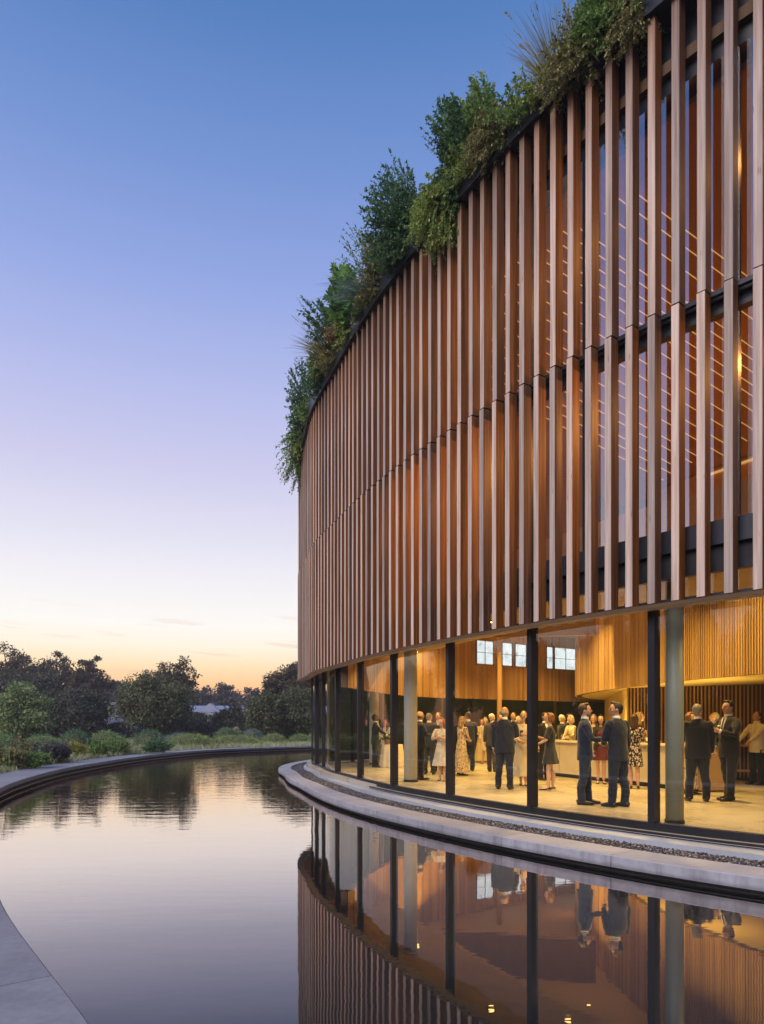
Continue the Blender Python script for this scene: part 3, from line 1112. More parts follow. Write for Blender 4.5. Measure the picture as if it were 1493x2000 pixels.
# hall lighting: downlights under the gallery edge and in the hall ceiling
LG = 'downlights over the hall'
DL = [(960, 13.6, 3.5, 'downlight under the gallery edge above the man in a navy suit'), (815, 17.4, 3.5, 'downlight near the pale round column'),
      (1150, 18.0, 5.22, 'downlight in the hall ceiling over the bar'), 
      (1110, 13.0, 3.5, 'downlight over the woman in the short black dress'), (915, 21.0, 5.22, 'downlight in the hall ceiling over the middle group'),
      (1230, 11.7, 3.5, 'downlight over the two men with wine glasses')]
for x, D, z, lab in DL:
    p = px(x, D)
    root = tag(empty('downlight', (p[0], p[1], z)), lab, 'ceiling light', LG)
    mb = MB(); mb.lathe([(0.075, -0.03), (0.085, -0.028), (0.085, 0.0)], 20); mb.build('trim', M_METAL, root)
    mb = MB(); mb.lathe([(0.058, -0.034), (0.058, -0.031)], 20); mb.build('lens', M_LAMP, root)


def area(name, loc, size, power, col=(1, 0.70, 0.33), rot=(0, 0, 0)):
    l = bpy.data.lights.new(name, 'AREA')
    l.shape = 'DISK'
    l.size = size
    l.energy = power
    l.color = col
    l.spread = R(125)
    o = bpy.data.objects.new(name, l)
    o.location = loc
    o.rotation_euler = rot
    COL.objects.link(o)
    return o


WARM = (1.0, 0.63, 0.19)
for x, D, z, pw in ((770, 19.5, 5.1, 130), (900, 20.5, 5.1, 200), (1010, 23.5, 5.1, 200), (1120, 26.5, 5.1, 150), (1000, 17.2, 5.1, 200), (1090, 20.0, 5.1, 180),
                    (1190, 15.2, 5.1, 170), (850, 24, 5.1, 120), (1395, 13.0, 5.1, 130)):
    p = px(x, D)
    area('hall_lamp', (p[0], p[1], z), 0.22, pw * 1.12, WARM)
for s in (1.2, 3.4, 7.5, 9.0, 10.9, 13.3, 15.0):
    p = BLD.off(s, -1.6)
    area('gallery_lamp', (p[0], p[1], 3.44), 0.12, 44, WARM)
# added fill lamps, out of sight behind the bar counter, brighten the drum's underside
for p in ((6.2, 19.3, 0.9), (6.9, 17.2, 0.9), (7.6, 15.6, 0.9)):
    area('drum_fill_light', p, 0.5, 24, (1, 0.64, 0.2), (math.pi, 0, 0))
# upstairs lamps
for s, o in ((6.5, -4.5), (9.5, -4.5), (12.5, -4.5), (15.5, -4.5)):
    p = BLD.off(s, o)
    area('upper_lamp', (p[0], p[1], 8.85), 0.3, 150, (1, 0.48, 0.14))
for s in (7.5, 9.5, 11.5, 13.5):
    for zz, pw in ((9.5, 22), (6.6, 50)):
        pt, tg = BLD.at(s)
        nrm = np.array((tg[1], -tg[0]))
        p = pt - nrm * 1.5
        dv = Vector((nrm[0] * 0.75 - tg[0] * 0.75, nrm[1] * 0.75 - tg[1] * 0.75, -0.6)).normalized()
        area('gallery_wash', (p[0], p[1], zz), 0.15, pw * (0.3 if s > 13 else 1), (1, 0.45, 0.12), (-dv).to_track_quat('Z', 'Y').to_euler())
# light strips on the upper ceiling
BQ = BLD.q[::4]
d = Vector((0.9, 0.42)).normalized()
nn = Vector((-d.y, d.x))
k = 2.2
while k < 10.5:
    c = Vector((6.2, 9.3)) + nn * k
    ts = np.arange(-1.5 - 0.18 * k + random.uniform(-0.5, 0.5), random.uniform(6.5, 9.0), 0.4)
    P = np.array([(c.x + d.x * t_, c.y + d.y * t_) for t_ in ts])
    dist_ = np.linalg.norm(P[:, None] - BQ[None], axis=2)
    off_ = np.min(dist_, axis=1)
    arc_ = wrap(BLD.u[::4][np.argmin(dist_, axis=1)] - BLD.s0)
    keep = (off_ > 0.7) & (off_ < 8.4) & (arc_ > 5.2) & (arc_ < 24) & (P[:, 0] > 2)
    P, off_ = P[keep], off_[keep]
    if len(P) > 3:
        z_ = 9.93 - (off_ - 0.55) * (1.945 / 8.25) - 0.03
        mb = MB()
        mb.tube([(p_[0], p_[1], q_) for p_, q_ in zip(P, z_)], [0.011] * len(P), 4)
        mb.build('light_strip', M_STRIP, bld)
    k += random.uniform(0.20, 0.46)

# ------------------------------------------------------------------ furniture and things on it
M_BARFRONT = mat_plain('bar_front', (0.50, 0.44, 0.35), 0.45, 0, 0.06, 2)
M_BARTOP = mat_plain('bar_top', (0.66, 0.62, 0.54), 0.3, 0, 0.05, 2)
bar = tag(empty('bar_counter', (5.4, 17.3, 0)), 'long pale bar counter with bottles and glasses on top', 'bar')
B_PATH = Path([(6.6 - 5.4, 14.5 - 17.3), (6.12 - 5.4, 15.6 - 17.3), (5.5 - 5.4, 17.15 - 17.3), (4.8 - 5.4, 18.9 - 17.3), (4.45 - 5.4, 19.8 - 17.3)], smooth=10)
sb = S_range(0, B_PATH.L, 0.2)
swept('front', B_PATH, sb, [(0.0, 0.10), (0.0, 0.95), (0.65, 0.95), (0.65, 0.10)], M_BARFRONT, bar)
swept('top', B_PATH, sb, [(-0.04, 0.95), (-0.04, 0.99), (0.70, 0.99), (0.70, 0.95)], M_BARTOP, bar)
swept('kick_board', B_PATH, sb, [(0.05, 0.0), (0.05, 0.10), (0.6, 0.10), (0.6, 0.0)], M_METAL, bar)
for k in range(1, 5):
    c = B_PATH.L * k / 5
    swept('joint', B_PATH, np.array((c - 0.004, c + 0.004)), [(-0.003, 0.11), (-0.003, 0.945), (0.002, 0.945), (0.002, 0.11)], M_BACKING, bar)

M_CLEAR = mat_glass('drinking_glass', (0.93, 0.92, 0.88), 0.09)
M_WINE = mat_plain('white_wine', (0.62, 0.42, 0.10), 0.1, 0, 0.1, 4)
M_REDW = mat_plain('bottle_red', (0.16, 0.03, 0.02), 0.1, 0, 0.1, 4)
M_AMBER = mat_plain('bottle_amber', (0.30, 0.13, 0.02), 0.08, 0, 0.15, 4)
M_LABELP = mat_plain('paper_label', (0.66, 0.60, 0.46), 0.7, 0, 0.05, 4)


def lathe_mesh(name, prof, seg=14):
    mb = MB(); mb.lathe(prof, seg)
    me = mb.mesh(name)
    me.polygons.foreach_set('use_smooth', np.ones(len(me.polygons), bool))
    return me


ME_BOWL = lathe_mesh('bowl', [(0.006, 0.085), (0.022, 0.095), (0.035, 0.12), (0.037, 0.15), (0.031, 0.185), (0.029, 0.185), (0.034, 0.15), (0.032, 0.12), (0.018, 0.10)])
ME_STEM_G = lathe_mesh('stem', [(0.032, 0.0), (0.032, 0.004), (0.006, 0.01), (0.0045, 0.05), (0.006, 0.085)])
ME_WINE = lathe_mesh('wine', [(0.016, 0.101), (0.029, 0.118), (0.0325, 0.145)])
ME_BOTTLE = lathe_mesh('bottle_body', [(0.034, 0.0), (0.037, 0.01), (0.037, 0.17), (0.03, 0.20), (0.014, 0.225), (0.013, 0.285), (0.016, 0.29), (0.016, 0.30)])
ME_BLABEL = lathe_mesh('label', [(0.0374, 0.05), (0.0378, 0.052), (0.0378, 0.13), (0.0374, 0.132)])
ME_TUMB = lathe_mesh('tumbler', [(0.028, 0.0), (0.034, 0.09), (0.031, 0.09), (0.026, 0.006)])


def wine_glass(loc, label, group='wine glasses', scale=1.0, cat='glass', wine=M_WINE):
    r = tag(empty('wine_glass', loc), label, cat, group)
    r.scale = (scale,) * 3
    link('bowl', ME_BOWL, M_CLEAR, r); link('stem', ME_STEM_G, M_CLEAR, r)
    w = link('wine', ME_WINE.copy() if wine is not M_WINE else ME_WINE, wine, r)
    return r


bp = lambda s, o: B_PATH.off(s, o) + np.array((5.4, 17.3))
BG = 'glasses set out on the bar'
for k in range(14):
    s = B_PATH.L * (0.52 + 0.034 * k) + random.uniform(-0.03, 0.03)
    p = bp(s, random.uniform(0.12, 0.5))
    wine_glass((p[0], p[1], 0.99), 'filled wine glass among those set out on the bar top', BG)
for k, (fs, lab, m) in enumerate(((0.60, 'amber bottle on the bar behind the bearded man', M_AMBER), (0.64, 'dark red bottle on the bar beside the amber one', M_REDW),
                                  (0.69, 'amber bottle at the middle of the row of bar bottles', M_AMBER), (0.83, 'dark bottle on the bar nearest the woman in the black dress', M_REDW),
                                  (0.30, 'amber bottle on the bar by the woman in the leaf print dress', M_AMBER))):
    p = bp(B_PATH.L * fs, 0.42)
    r = tag(empty('bottle', (p[0], p[1], 0.99)), lab, 'bottle', 'bottles on the bar')
    link('body', ME_BOTTLE if k == 0 else ME_BOTTLE.copy(), m, r)
    link('paper_label', ME_BLABEL, M_LABELP, r)

M_CLOTH = mat_plain('table_cloth', (0.58, 0.50, 0.36), 0.85, 0, 0.05, 3)


def draped(name, r, h, folds, mat, parent, flare=0.10, seg=72):
    mb = MB()
    v = [(0, 0, h)]
    rows = [(r * 0.98, h, 0), (r, h - 0.012, 0.0), (r + flare * 0.35, h * 0.6, 0.5), (r + flare * 0.8, h * 0.25, 0.9), (r + flare, 0.012, 1.0)]
    for rr, z, w in rows:
        for k in range(seg):
            a = 2 * math.pi * k / seg
            q = rr + w * 0.035 * math.sin(a * folds + 0.6 * math.sin(a * 3)) + w * 0.012 * math.sin(a * folds * 2.3)
            v.append((q * math.cos(a), q * math.sin(a), z))
    f = [(0, 1 + k, 1 + (k + 1) % seg) for k in range(seg)]
    for i in range(len(rows) - 1):
        for k in range(seg):
            a, b = 1 + i * seg + k, 1 + i * seg + (k + 1) % seg
            f.append((a, a + seg, b + seg, b))
    mb.add(v, f)
    return mb.build(name, mat, parent, True)


p = px(764, 23.2)
tb = tag(empty('cocktail_table', (p[0], p[1], 0)), 'round table under a floor length cream cloth at the narrow end of the hall', 'table')
draped('table_cloth', 0.40, 0.76, 14, M_CLOTH, tb, 0.07)
mb = MB(); mb.lathe([(0.03, 0.02), (0.03, 0.72)], 12); mb.build('leg', M_METAL, tb)

M_LEAFROOM = mat_leaf('room_leaf', ((0.05, 0.09, 0.03), (0.09, 0.16, 0.05), (0.16, 0.24, 0.09)))
M_PETAL = mat_leaf('cream_petal', ((0.55, 0.48, 0.36), (0.7, 0.64, 0.5), (0.8, 0.76, 0.66)))


def leaf_quads(P, D, Nn, L, W, curl=0.0):
    """arrays of points, directions, normals -> diamond leaves (verts, faces)"""
    n = len(P)
    D = D / (np.linalg.norm(D, axis=1, keepdims=True) + 1e-9)
    side = np.cross(D, Nn)
    side /= (np.linalg.norm(side, axis=1, keepdims=True) + 1e-9)
    L = np.broadcast_to(np.asarray(L, float), (n,))[:, None]
    W = np.broadcast_to(np.asarray(W, float), (n,))[:, None]
    mid = P + D * L * 0.45
    up = np.cross(side, D)
    v = np.stack([P, mid + side * W * 0.5 + up * W * 0.15, P + D * L - up * L * curl, mid - side * W * 0.5 + up * W * 0.15], 1).reshape(-1, 3)
    f = np.arange(4 * n).reshape(-1, 4)
    return v, f


def rand_dirs(n):
    d = RNG.normal(size=(n, 3))
    return d / np.linalg.norm(d, axis=1, keepdims=True)


p = px(757, 23.05)
fb = tag(empty('flower_basket', (p[0], p[1], 0.762)), 'woven basket of white flowers on the cloth covered table', 'flowers')
mb = MB(); mb.lathe([(0.085, 0.0), (0.10, 0.07), (0.12, 0.15), (0.112, 0.15), (0.09, 0.07)], 20); mb.build('basket', mat_plain('wicker', (0.32, 0.17, 0.07), 0.7, 0, 0.35, 40), fb)
nl = 260
dd = rand_dirs(nl); dd[:, 2] = abs(dd[:, 2]) * 0.9 + 0.1
v, f = leaf_quads(dd * RNG.uniform(0.04, 0.18, (nl, 1)) + np.array((0, 0, 0.14)), dd, rand_dirs(nl), 0.09, 0.035)
link('foliage', np_mesh('foliage', v, f), M_LEAFROOM, fb)
mb = MB()
for k in range(22):
    q = Vector(rand_dirs(1)[0]); q.z = abs(q.z)
    mb.ball(q * random.uniform(0.15, 0.22) + Vector((0, 0, 0.17)), 0.028, 7, 5)
mb.build('blooms', M_PETAL, fb)

M_BOXW = mat_planks('oak_box', (0.36, 0.22, 0.09), (0.52, 0.34, 0.15))
p = px(1386, 14.75)
ls = tag(empty('timber_plinth', (p[0], p[1], 0), R(6)), 'honey oak box plinth standing between the two suited men', 'stand')
mb = MB(); mb.box(-0.36, 0.22, -0.25, 0.25, 0.03, 0.90); mb.build('body', M_BOXW, ls)
mb = MB(); mb.box(-0.37, 0.23, -0.26, 0.26, 0.90, 0.93); mb.build('top', M_BOXW, ls)
mb = MB(); mb.box(-0.33, 0.19, -0.22, 0.22, 0.0, 0.03); mb.build('plinth_base', M_METAL, ls)
tr = tag(empty('serving_tray', (p[0] + 0.02, p[1], 0.93)), 'dark round tray on the oak plinth', 'tray')
mb = MB(); mb.lathe([(0.15, 0.0), (0.17, 0.02), (0.165, 0.02), (0.148, 0.006)], 24); mb.build('dish', M_METAL, tr)
mb = MB(); mb.ball((0.03, 0, 0.03), (0.05, 0.035, 0.02)); mb.build('napkin', M_LABELP, tr)

p = px(1462, 17.2)
sv = tag(empty('service_table', (p[0], p[1], 0), R(-30)), 'tall timber service table against the slatted wall', 'table')
mb = MB(); mb.box(-0.55, 0.55, -0.28, 0.28, 0.88, 0.92); mb.build('top', M_BOXW, sv)
for sx in (-1, 1):
    for sy in (-1, 1):
        mb = MB(); mb.box(sx * 0.5 - 0.025, sx * 0.5 + 0.025, sy * 0.23 - 0.025, sy * 0.23 + 0.025, 0, 0.88); mb.build('leg', M_BOXW, sv)
mb = MB(); mb.box(-0.5, 0.5, -0.25, 0.25, 0.25, 0.28); mb.build('shelf', M_BOXW, sv)

# ------------------------------------------------------------------ people
JOBS = []                       # shapes to be fused into one skin each: (mesh builder, voxel, decimate, wrinkle, object setup)
SKINS = {'fair': (0.56, 0.34, 0.24), 'tan': (0.42, 0.24, 0.155), 'dark': (0.13, 0.065, 0.04)}


def mat_cloth(name, c, rough=0.8, var=0.14):
    if name in MATS:
        return MATS[name]
    m, t, out = new_mat(name)
    v = coords(t)
    n = noise(t, v, 7, 4)
    n2 = noise(t, v, 260, 2)
    f = math_node(t, 'ADD', math_node(t, 'MULTIPLY', n, 0.7), math_node(t, 'MULTIPLY', n2, 0.3))
    col = ramp(t, f, [(0.35, tuple(x * (1 - var) for x in c) + (1,)), (0.65, tuple(x * (1 + var) for x in c) + (1,))])
    p = principled(t, out, col, rough, 0, 0.3)
    p.inputs['Sheen Weight'].default_value = 0.15
    bump(t, p, n, 0.3, 0.01)
    MATS[name] = m
    return m


def mat_print(name, ground, figure, scale, thresh, third=None):
    """printed cloth: leaf-like blots on a ground colour"""
    if name in MATS:
        return MATS[name]
    m, t, out = new_mat(name)
    v = coords(t, 'Object', (1, 1, 0.75))
    vo = N(t, 'ShaderNodeTexVoronoi')
    vo.inputs['Scale'].default_value = scale
    w = N(t, 'ShaderNodeVectorMath', operation='ADD')
    nz = N(t, 'ShaderNodeTexNoise')
    nz.inputs['Scale'].default_value = scale * 0.8
    t.links.new(v, nz.inputs['Vector'])
    sc_ = N(t, 'ShaderNodeVectorMath', operation='SCALE')
    sc_.inputs['Scale'].default_value = 0.07
    t.links.new(nz.outputs['Color'], sc_.inputs[0])
    t.links.new(v, w.inputs[0]); t.links.new(sc_.outputs[0], w.inputs[1])
    t.links.new(w.outputs[0], vo.inputs['Vector'])
    f = math_node(t, 'LESS_THAN', vo.outputs['Distance'], thresh)
    c = mixc(t, f, (*ground, 1), (*figure, 1))
    if third:
        c = mixc(t, math_node(t, 'MULTIPLY', f, math_node(t, 'GREATER_THAN', noise(t, v, scale * 0.6, 2), 0.52)), c, (*third, 1))
    principled(t, out, c, 0.8, 0, 0.25)
    MATS[name] = m
    return m


def mat_skin(kind):
    return mat_plain('skin_' + kind, SKINS[kind], 0.5, 0, 0.06, 12, 0.35)


def mat_hair(name, c):
    m = mat_plain('hair_' + name, c, 0.55, 0, 0.35, 45, 0.35, 0.5)
    return m


HAIR = {'black': (0.014, 0.011, 0.010), 'brown': (0.06, 0.032, 0.016), 'auburn': (0.20, 0.085, 0.03), 'grey': (0.22, 0.21, 0.20), 'white': (0.52, 0.48, 0.42),
        'blond': (0.28, 0.19, 0.095), 'salt': (0.13, 0.12, 0.11)}
M_SHIRT = mat_cloth('white_shirt', (0.70, 0.68, 0.66), 0.75, 0.04)
M_SHOE = mat_plain('black_leather', (0.016, 0.013, 0.012), 0.28, 0, 0.2, 9)
M_EYE = mat_plain('eye_dark', (0.03, 0.02, 0.015), 0.3, 0, 0.1, 9)
M_LIPS = mat_plain('lips', (0.36, 0.09, 0.075), 0.5, 0, 0.05, 9)


def ik(S, T, l1, l2, pole):
    S, T, pole = Vector(S), Vector(T), Vector(pole)
    d = T - S
    L = min(d.length, (l1 + l2) * 0.995)
    d.normalize()
    T2 = S + d * L
    a = (l1 * l1 - l2 * l2 + L * L) / (2 * L)
    h = math.sqrt(max(0, l1 * l1 - a * a))
    p = pole - d * pole.dot(d)
    p.normalize()
    return S + d * a + p * h, T2


def hand(mb, W, E, sgn, curl, k, palm_dir=None):
    """palm, four unequal bent fingers, thumb; W wrist, E elbow; palm_dir: the way the palm faces"""
    W, E = Vector(W), Vector(E)
    d = (W - E).normalized()
    n = Vector(palm_dir) if palm_dir is not None else Vector((-sgn, 0.2, 0))
    n = (n - d * n.dot(d)).normalized()
    s = d.cross(n).normalized()              # across the palm
    if s.dot(Vector((0, 1, 0.6))) < 0:
        s = -s                                # thumb side up / forward
    mb.tube([W - d * 0.02 * k, W + d * 0.035 * k, W + d * 0.085 * k], [(0.027 * k, 0.020 * k), (0.038 * k, 0.019 * k), (0.040 * k, 0.015 * k)], 10, ellipse=n)
    for i, (off, ln) in enumerate(((0.029, 0.072), (0.010, 0.082), (-0.010, 0.076), (-0.028, 0.060))):
        b = W + d * 0.080 * k + s * off * k
        p1 = b + (d * math.cos(curl * 0.6) + n * math.sin(curl * 0.6)) * ln * 0.5 * k
        p2 = p1 + (d * math.cos(curl * 1.5) + n * math.sin(curl * 1.5)) * ln * 0.32 * k
        p3 = p2 + (d * math.cos(curl * 2.1) + n * math.sin(curl * 2.1)) * ln * 0.25 * k
        mb.tube([b, p1, p2, p3], [0.0095 * k, 0.009 * k, 0.0085 * k, 0.007 * k], 6)
    b = W + d * 0.025 * k + s * 0.028 * k
    p1 = b + (d * 0.55 + s * 0.55 + n * 0.45).normalized() * 0.04 * k
    p2 = p1 + (d * 0.8 + n * 0.6).normalized() * 0.032 * k
    mb.tube([b, p1, p2], [0.013 * k, 0.011 * k, 0.008 * k], 6)


ARM = {  # wrist targets (x outward, y forward, z up) for a 1.75 m body, elbow pole (outward, forward, up), curl, palm direction (outward, forward, up)
    'down': ((0.235, 0.03, 0.86), (0.3, -1, 0), 0.5, (-1, 0.2, 0)),
    'back': ((0.20, -0.08, 0.86), (0.5, -1, 0), 0.5, (-1, 0, 0)),
    'pocket': ((0.205, 0.09, 0.93), (0.9, -0.8, 0), 0.4, (-1, 0.2, 0)),
    'hold': ((0.13, 0.335, 1.13), (0.5, -0.6, -0.8), 1.15, (-1, 0, 0.1)),
    'holdup': ((0.14, 0.31, 1.22), (0.6, -0.4, -0.9), 1.15, (-1, 0, 0.1)),
    'chest': ((0.055, 0.26, 1.20), (0.9, -0.4, -0.7), 1.0, (-1, -0.2, 0.2)),
    'clasp': ((0.045, 0.27, 1.05), (0.9, -0.5, -0.6), 1.0, (-1, -0.3, 0)),
    'reach': ((0.17, 0.43, 1.04), (0.5, -0.5, -0.8), 0.8, (-0.6, 0, -0.8)),
    'face': ((0.06, 0.24, 1.36), (0.8, -0.1, -0.9), 1.0, (-0.8, -0.4, 0.2)),
}


def person(x, D, H, facing, label, outfit, hair, skin='fair', head=(0, 0), arms=('down', 'down'), build=1.0, stance=(0.11, 0.0), vox=0.012, female=False,
           hair_style='short', group='guests at the evening reception', beard=None, tie=None, pose=None):
    """facing in degrees: 0 away from the camera, 90 to the right, 180 towards the camera, 270 to the left; x is the photo column of the feet, D the depth"""
    k = H / 1.75
    P = px(x, D)
    root_loc = (P[0], P[1], 0.0)
    rz = -R(facing)
    b = build
    fem = female
    shw = (0.165 if fem else 0.188) * (0.5 + 0.5 * b)
    S = {s: (s * shw, 0.0, 1.405) for s in (-1, 1)}
    body, jac, tro = MB(), MB(), MB()
    # ---- skin
    Mh = Matrix.Rotation(R(head[1]), 4, 'X')
    Mh = Matrix.Rotation(-R(head[0]), 4, 'Z') @ Mh
    piv = Vector((0, 0.01, 1.53))

    def hp(v):
        return piv + Mh @ (Vector(v) - piv)
    hb = body
    Mh3 = Mh.to_3x3().to_4x4()
    fx = 0.93 if fem else 1.0
    hb.ball(hp((0, 0.012, 1.645)), (0.074 * fx, 0.094, 0.105), 16, 12, Mh3)
    hb.ball(hp((0, 0.045, 1.575)), (0.054 * fx, 0.058, 0.052), 12, 8, Mh3)
    hb.ball(hp((0, 0.085, 1.545)), (0.024, 0.022, 0.020), 8, 6, Mh3)
    hb.ball(hp((0, 0.070, 1.665)), (0.055 * fx, 0.040, 0.022), 10, 6, Mh3)
    hb.tube([hp((0, 0.098, 1.655)), hp((0, 0.122, 1.618)), hp((0, 0.105, 1.606))], [0.010, 0.016, 0.012], 8)
    hb.ball(hp((0, 0.094, 1.582)), (0.022, 0.014, 0.010), 8, 6, Mh3)
    for s in (-1, 1):
        hb.ball(hp((s * 0.073 * fx, 0.0, 1.625)), (0.012, 0.024, 0.032), 8, 6, Mh3)
        hb.ball(hp((s * 0.040, 0.068, 1.612)), (0.026, 0.026, 0.028), 8, 6, Mh3)
    nr = 0.045 if fem else 0.056
    body.tube([(0, -0.005, 1.42), (0, 0.0, 1.49), hp((0, 0.012, 1.58))], [nr * 1.35, nr, nr * 0.95], 12)
    body.tube([(0, 0, 0.86), (0, 0, 0.95), (0, 0, 1.08), (0, 0, 1.28), (0, 0, 1.38), (0, 0, 1.44)],
              [(0.14, 0.10), (0.15, 0.105), (0.12, 0.09), (0.14 * (0.9 if fem else 1), 0.10), (0.13, 0.085), (0.07, 0.055)], 16)
    fs, fy = stance
    legx = {-1: (-fs, fy), 1: (fs, -fy)}
    for s in (-1, 1):
        ax, ay = legx[s]
        body.tube([(s * 0.08, 0, 0.90), (s * 0.088, 0.0, 0.80), ((s * 0.09 + ax) / 2, ay * 0.5 + 0.015, 0.48), (ax, ay - 0.018, 0.33), (ax, ay - 0.01, 0.09)],
                  [0.085, 0.082, 0.05, 0.054 if fem else 0.05, 0.031], 10)
        body.tube([(ax, ay - 0.035, 0.05), (ax + s * 0.01, ay + 0.06, 0.035), (ax + s * 0.015, ay + 0.15, 0.018)], [0.033, 0.032, 0.02], 8)
    wrists = {}
    elbows = {}
    for s, pose_name in zip((-1, 1), arms):
        tgt, pole, curl, pd = ARM[pose_name]
        T = (tgt[0] * s * (0.6 + 0.4 * b), tgt[1] + 0.5 * (b - 1) * 0.2, tgt[2])
        Eb, Wr = ik(S[s], T, 0.285, 0.255, (pole[0] * s, pole[1], pole[2]))
        wrists[s] = Wr; elbows[s] = Eb
        ar = 0.040 if fem else 0.042
        body.tube([(s * shw * 0.6, 0, 1.40), S[s], (Vector(S[s]) + Eb) / 2, Eb, (Eb * 0.6 + Wr * 0.4), Wr], [0.05, ar * 1.1, ar, ar * 0.85, ar * 0.85, 0.025], 10)
        hand(body, Wr, Eb, s, curl, 1.0, (pd[0] * s, pd[1], pd[2]))
    # ---- clothes
    kids = []
    skinm = mat_skin(skin)
    if outfit[0] == 'suit':
        cname, cc = outfit[1], outfit[2]
        cm = mat_cloth('wool_' + cname, cc)
        belly = 0.02 * (b - 1) * 5
        rows = [(0.77, 0.192, 0.132), (0.92, 0.190, 0.134), (1.07, 0.172, 0.124 + belly), (1.22, 0.184, 0.128 + belly * 0.6), (1.33, 0.192, 0.120), (1.41, 0.178, 0.096), (1.455, 0.115, 0.074), (1.49, 0.070, 0.064)]
        jac.tube([(0, (belly * 0.6 if 0.9 < z < 1.3 else 0), z) for z, _, _ in rows], [(rx * b, ry * b) for _, rx, ry in rows], 28)
        for s in (-1, 1):
            E_, W_ = elbows[s], wrists[s]
            jac.ball((s * (shw - 0.012), 0, 1.395), (0.072, 0.075, 0.062), 12, 8)
            jac.tube([(s * (shw - 0.02), 0, 1.40), S[s] + Vector((s * 0.004, 0, -0.03)) if isinstance(S[s], Vector) else Vector(S[s]) + Vector((s * 0.004, 0, -0.03)), (Vector(S[s]) + E_) / 2, E_, (E_ + W_) / 2, W_ - (W_ - E_).normalized() * 0.012],
                     [0.066, 0.070 * b, 0.064 * b, 0.056 * b, 0.050, 0.041], 14)
        kids.append(('jacket', cm, jac, vox, 0.35, 0.006))
        tm = mat_cloth('wool_' + (outfit[3] if len(outfit) > 4 else cname), outfit[4] if len(outfit) > 4 else cc)
        for s in (-1, 1):
            ax, ay = legx[s]
            tro.tube([(s * 0.075, 0, 0.98), (s * 0.09, 0, 0.82), ((s * 0.09 + ax) / 2, ay * 0.5 + 0.01, 0.49), (ax, ay - 0.012, 0.28), (ax, ay + 0.0, 0.045)],
                     [0.10 * b, 0.105 * b, 0.078, 0.072, 0.068], 14)
        tro.ball((0, 0, 0.92), (0.165 * b, 0.122 * b, 0.11), 16, 10)
        kids.append(('trousers', tm, tro, vox, 0.35, 0.007))
        # shirt front and collar
        sh = MB()
        ys = [(z, rx * b, ry * b) for z, rx, ry in rows]

        def yfront(z, xx):
            rx = np.interp(z, [r[0] for r in ys], [r[1] for r in ys]); ry = np.interp(z, [r[0] for r in ys], [r[2] for r in ys])
            cyo = np.interp(z, [0.77, 0.9, 1.0, 1.2, 1.35], [0, belly * 0.3, belly * 0.6, belly * 0.6, 0])
            return cyo + ry * math.sqrt(max(0.05, 1 - (xx / rx) ** 2))

        def strip(mbx, z0, z1, w0, w1, lift, nz_=8, nx_=5):
            v, f = [], []
            for dep in (0, 1):
                for i in range(nz_ + 1):
                    z = z0 + (z1 - z0) * i / nz_
                    w = w0 + (w1 - w0) * i / nz_
                    for j in range(nx_):
                        xx = w * (2 * j / (nx_ - 1) - 1)
                        v.append((xx, yfront(z, xx) + (lift if dep == 0 else -0.02), z))
            m_ = (nz_ + 1) * nx_
            for i in range(nz_):
                for j in range(nx_ - 1):
                    a = i * nx_ + j
                    f.append((a, a + 1, a + nx_ + 1, a + nx_)); f.append((m_ + a, m_ + a + nx_, m_ + a + nx_ + 1, m_ + a + 1))
            for i in range(nz_):
                a = i * nx_
                f.append((a, a + nx_, m_ + a + nx_, m_ + a))
                a = i * nx_ + nx_ - 1
                f.append((a, m_ + a, m_ + a + nx_, a + nx_))
            mbx.add(v, f)
        if outfit[-1] == 'open':
            strip(sh, 0.84, 1.46, 0.045, 0.055, 0.010)
        else:
            strip(sh, 1.10, 1.46, 0.006, 0.056, 0.010)
        sh.tube([(0, 0.004, 1.455), (0, 0.006, 1.50), (0, 0.008, 1.525)], [(0.080, 0.074), (0.066, 0.066), (0.064, 0.064)], 18)
        kids.append(('shirt', M_SHIRT, sh, 0, 1, 0))
        if tie:
            ti = MB(); strip(ti, 1.10, 1.45, 0.018, 0.014, 0.016, 6, 3)
            kids.append(('tie', mat_cloth('tie_' + tie[0], tie[1]), ti, 0, 1, 0))
        for s in (-1, 1):
            E_, W_ = elbows[s], wrists[s]; d_ = (W_ - E_).normalized()
            cu = MB(); cu.tube([W_ - d_ * 0.03, W_ + d_ * 0.008], [0.036, 0.037], 12)
            kids.append(('cuff', M_SHIRT, cu, 0, 1, 0))
        if pose == 'pocket_square':
            ps = MB(); yy = yfront(1.30, 0.09)
            ps.box(0.06, 0.125, yy - 0.01, yy + 0.012, 1.298, 1.325)
            kids.append(('pocket_square', M_SHIRT, ps, 0, 1, 0))
        for s in (-1, 1):
            ax, ay = legx[s]
            so = MB()
            so.tube([(ax, ay - 0.085, 0.045), (ax, ay - 0.05, 0.052), (ax + s * 0.008, ay + 0.06, 0.045), (ax + s * 0.016, ay + 0.15, 0.032), (ax + s * 0.018, ay + 0.205, 0.026)],
                    [(0.03, 0.040), (0.040, 0.050), (0.044, 0.042), (0.046, 0.030), (0.028, 0.022)], 12, ellipse=Vector((0, 0, 1)))
            kids.append(('shoe', M_SHOE, so, 0, 1, 0))
    else:
        # dress: (kind, material, hem z, hem rx, hem ry, sleeve length 0..1, folds)
        _, dm, hem, hrx, hry, slv, folds = outfit[:7]
        rows = [(hem, hrx, hry), (hem + (0.92 - hem) * 0.5, (hrx + 0.175) / 2, (hry + 0.128) / 2), (0.92, 0.172, 0.128), (1.07, 0.134, 0.104), (1.20, 0.150, 0.118), (1.28, 0.155, 0.126), (1.38, 0.150, 0.088), (1.425, 0.11, 0.066), (1.45, 0.08, 0.056)]
        seg = 48
        v = []
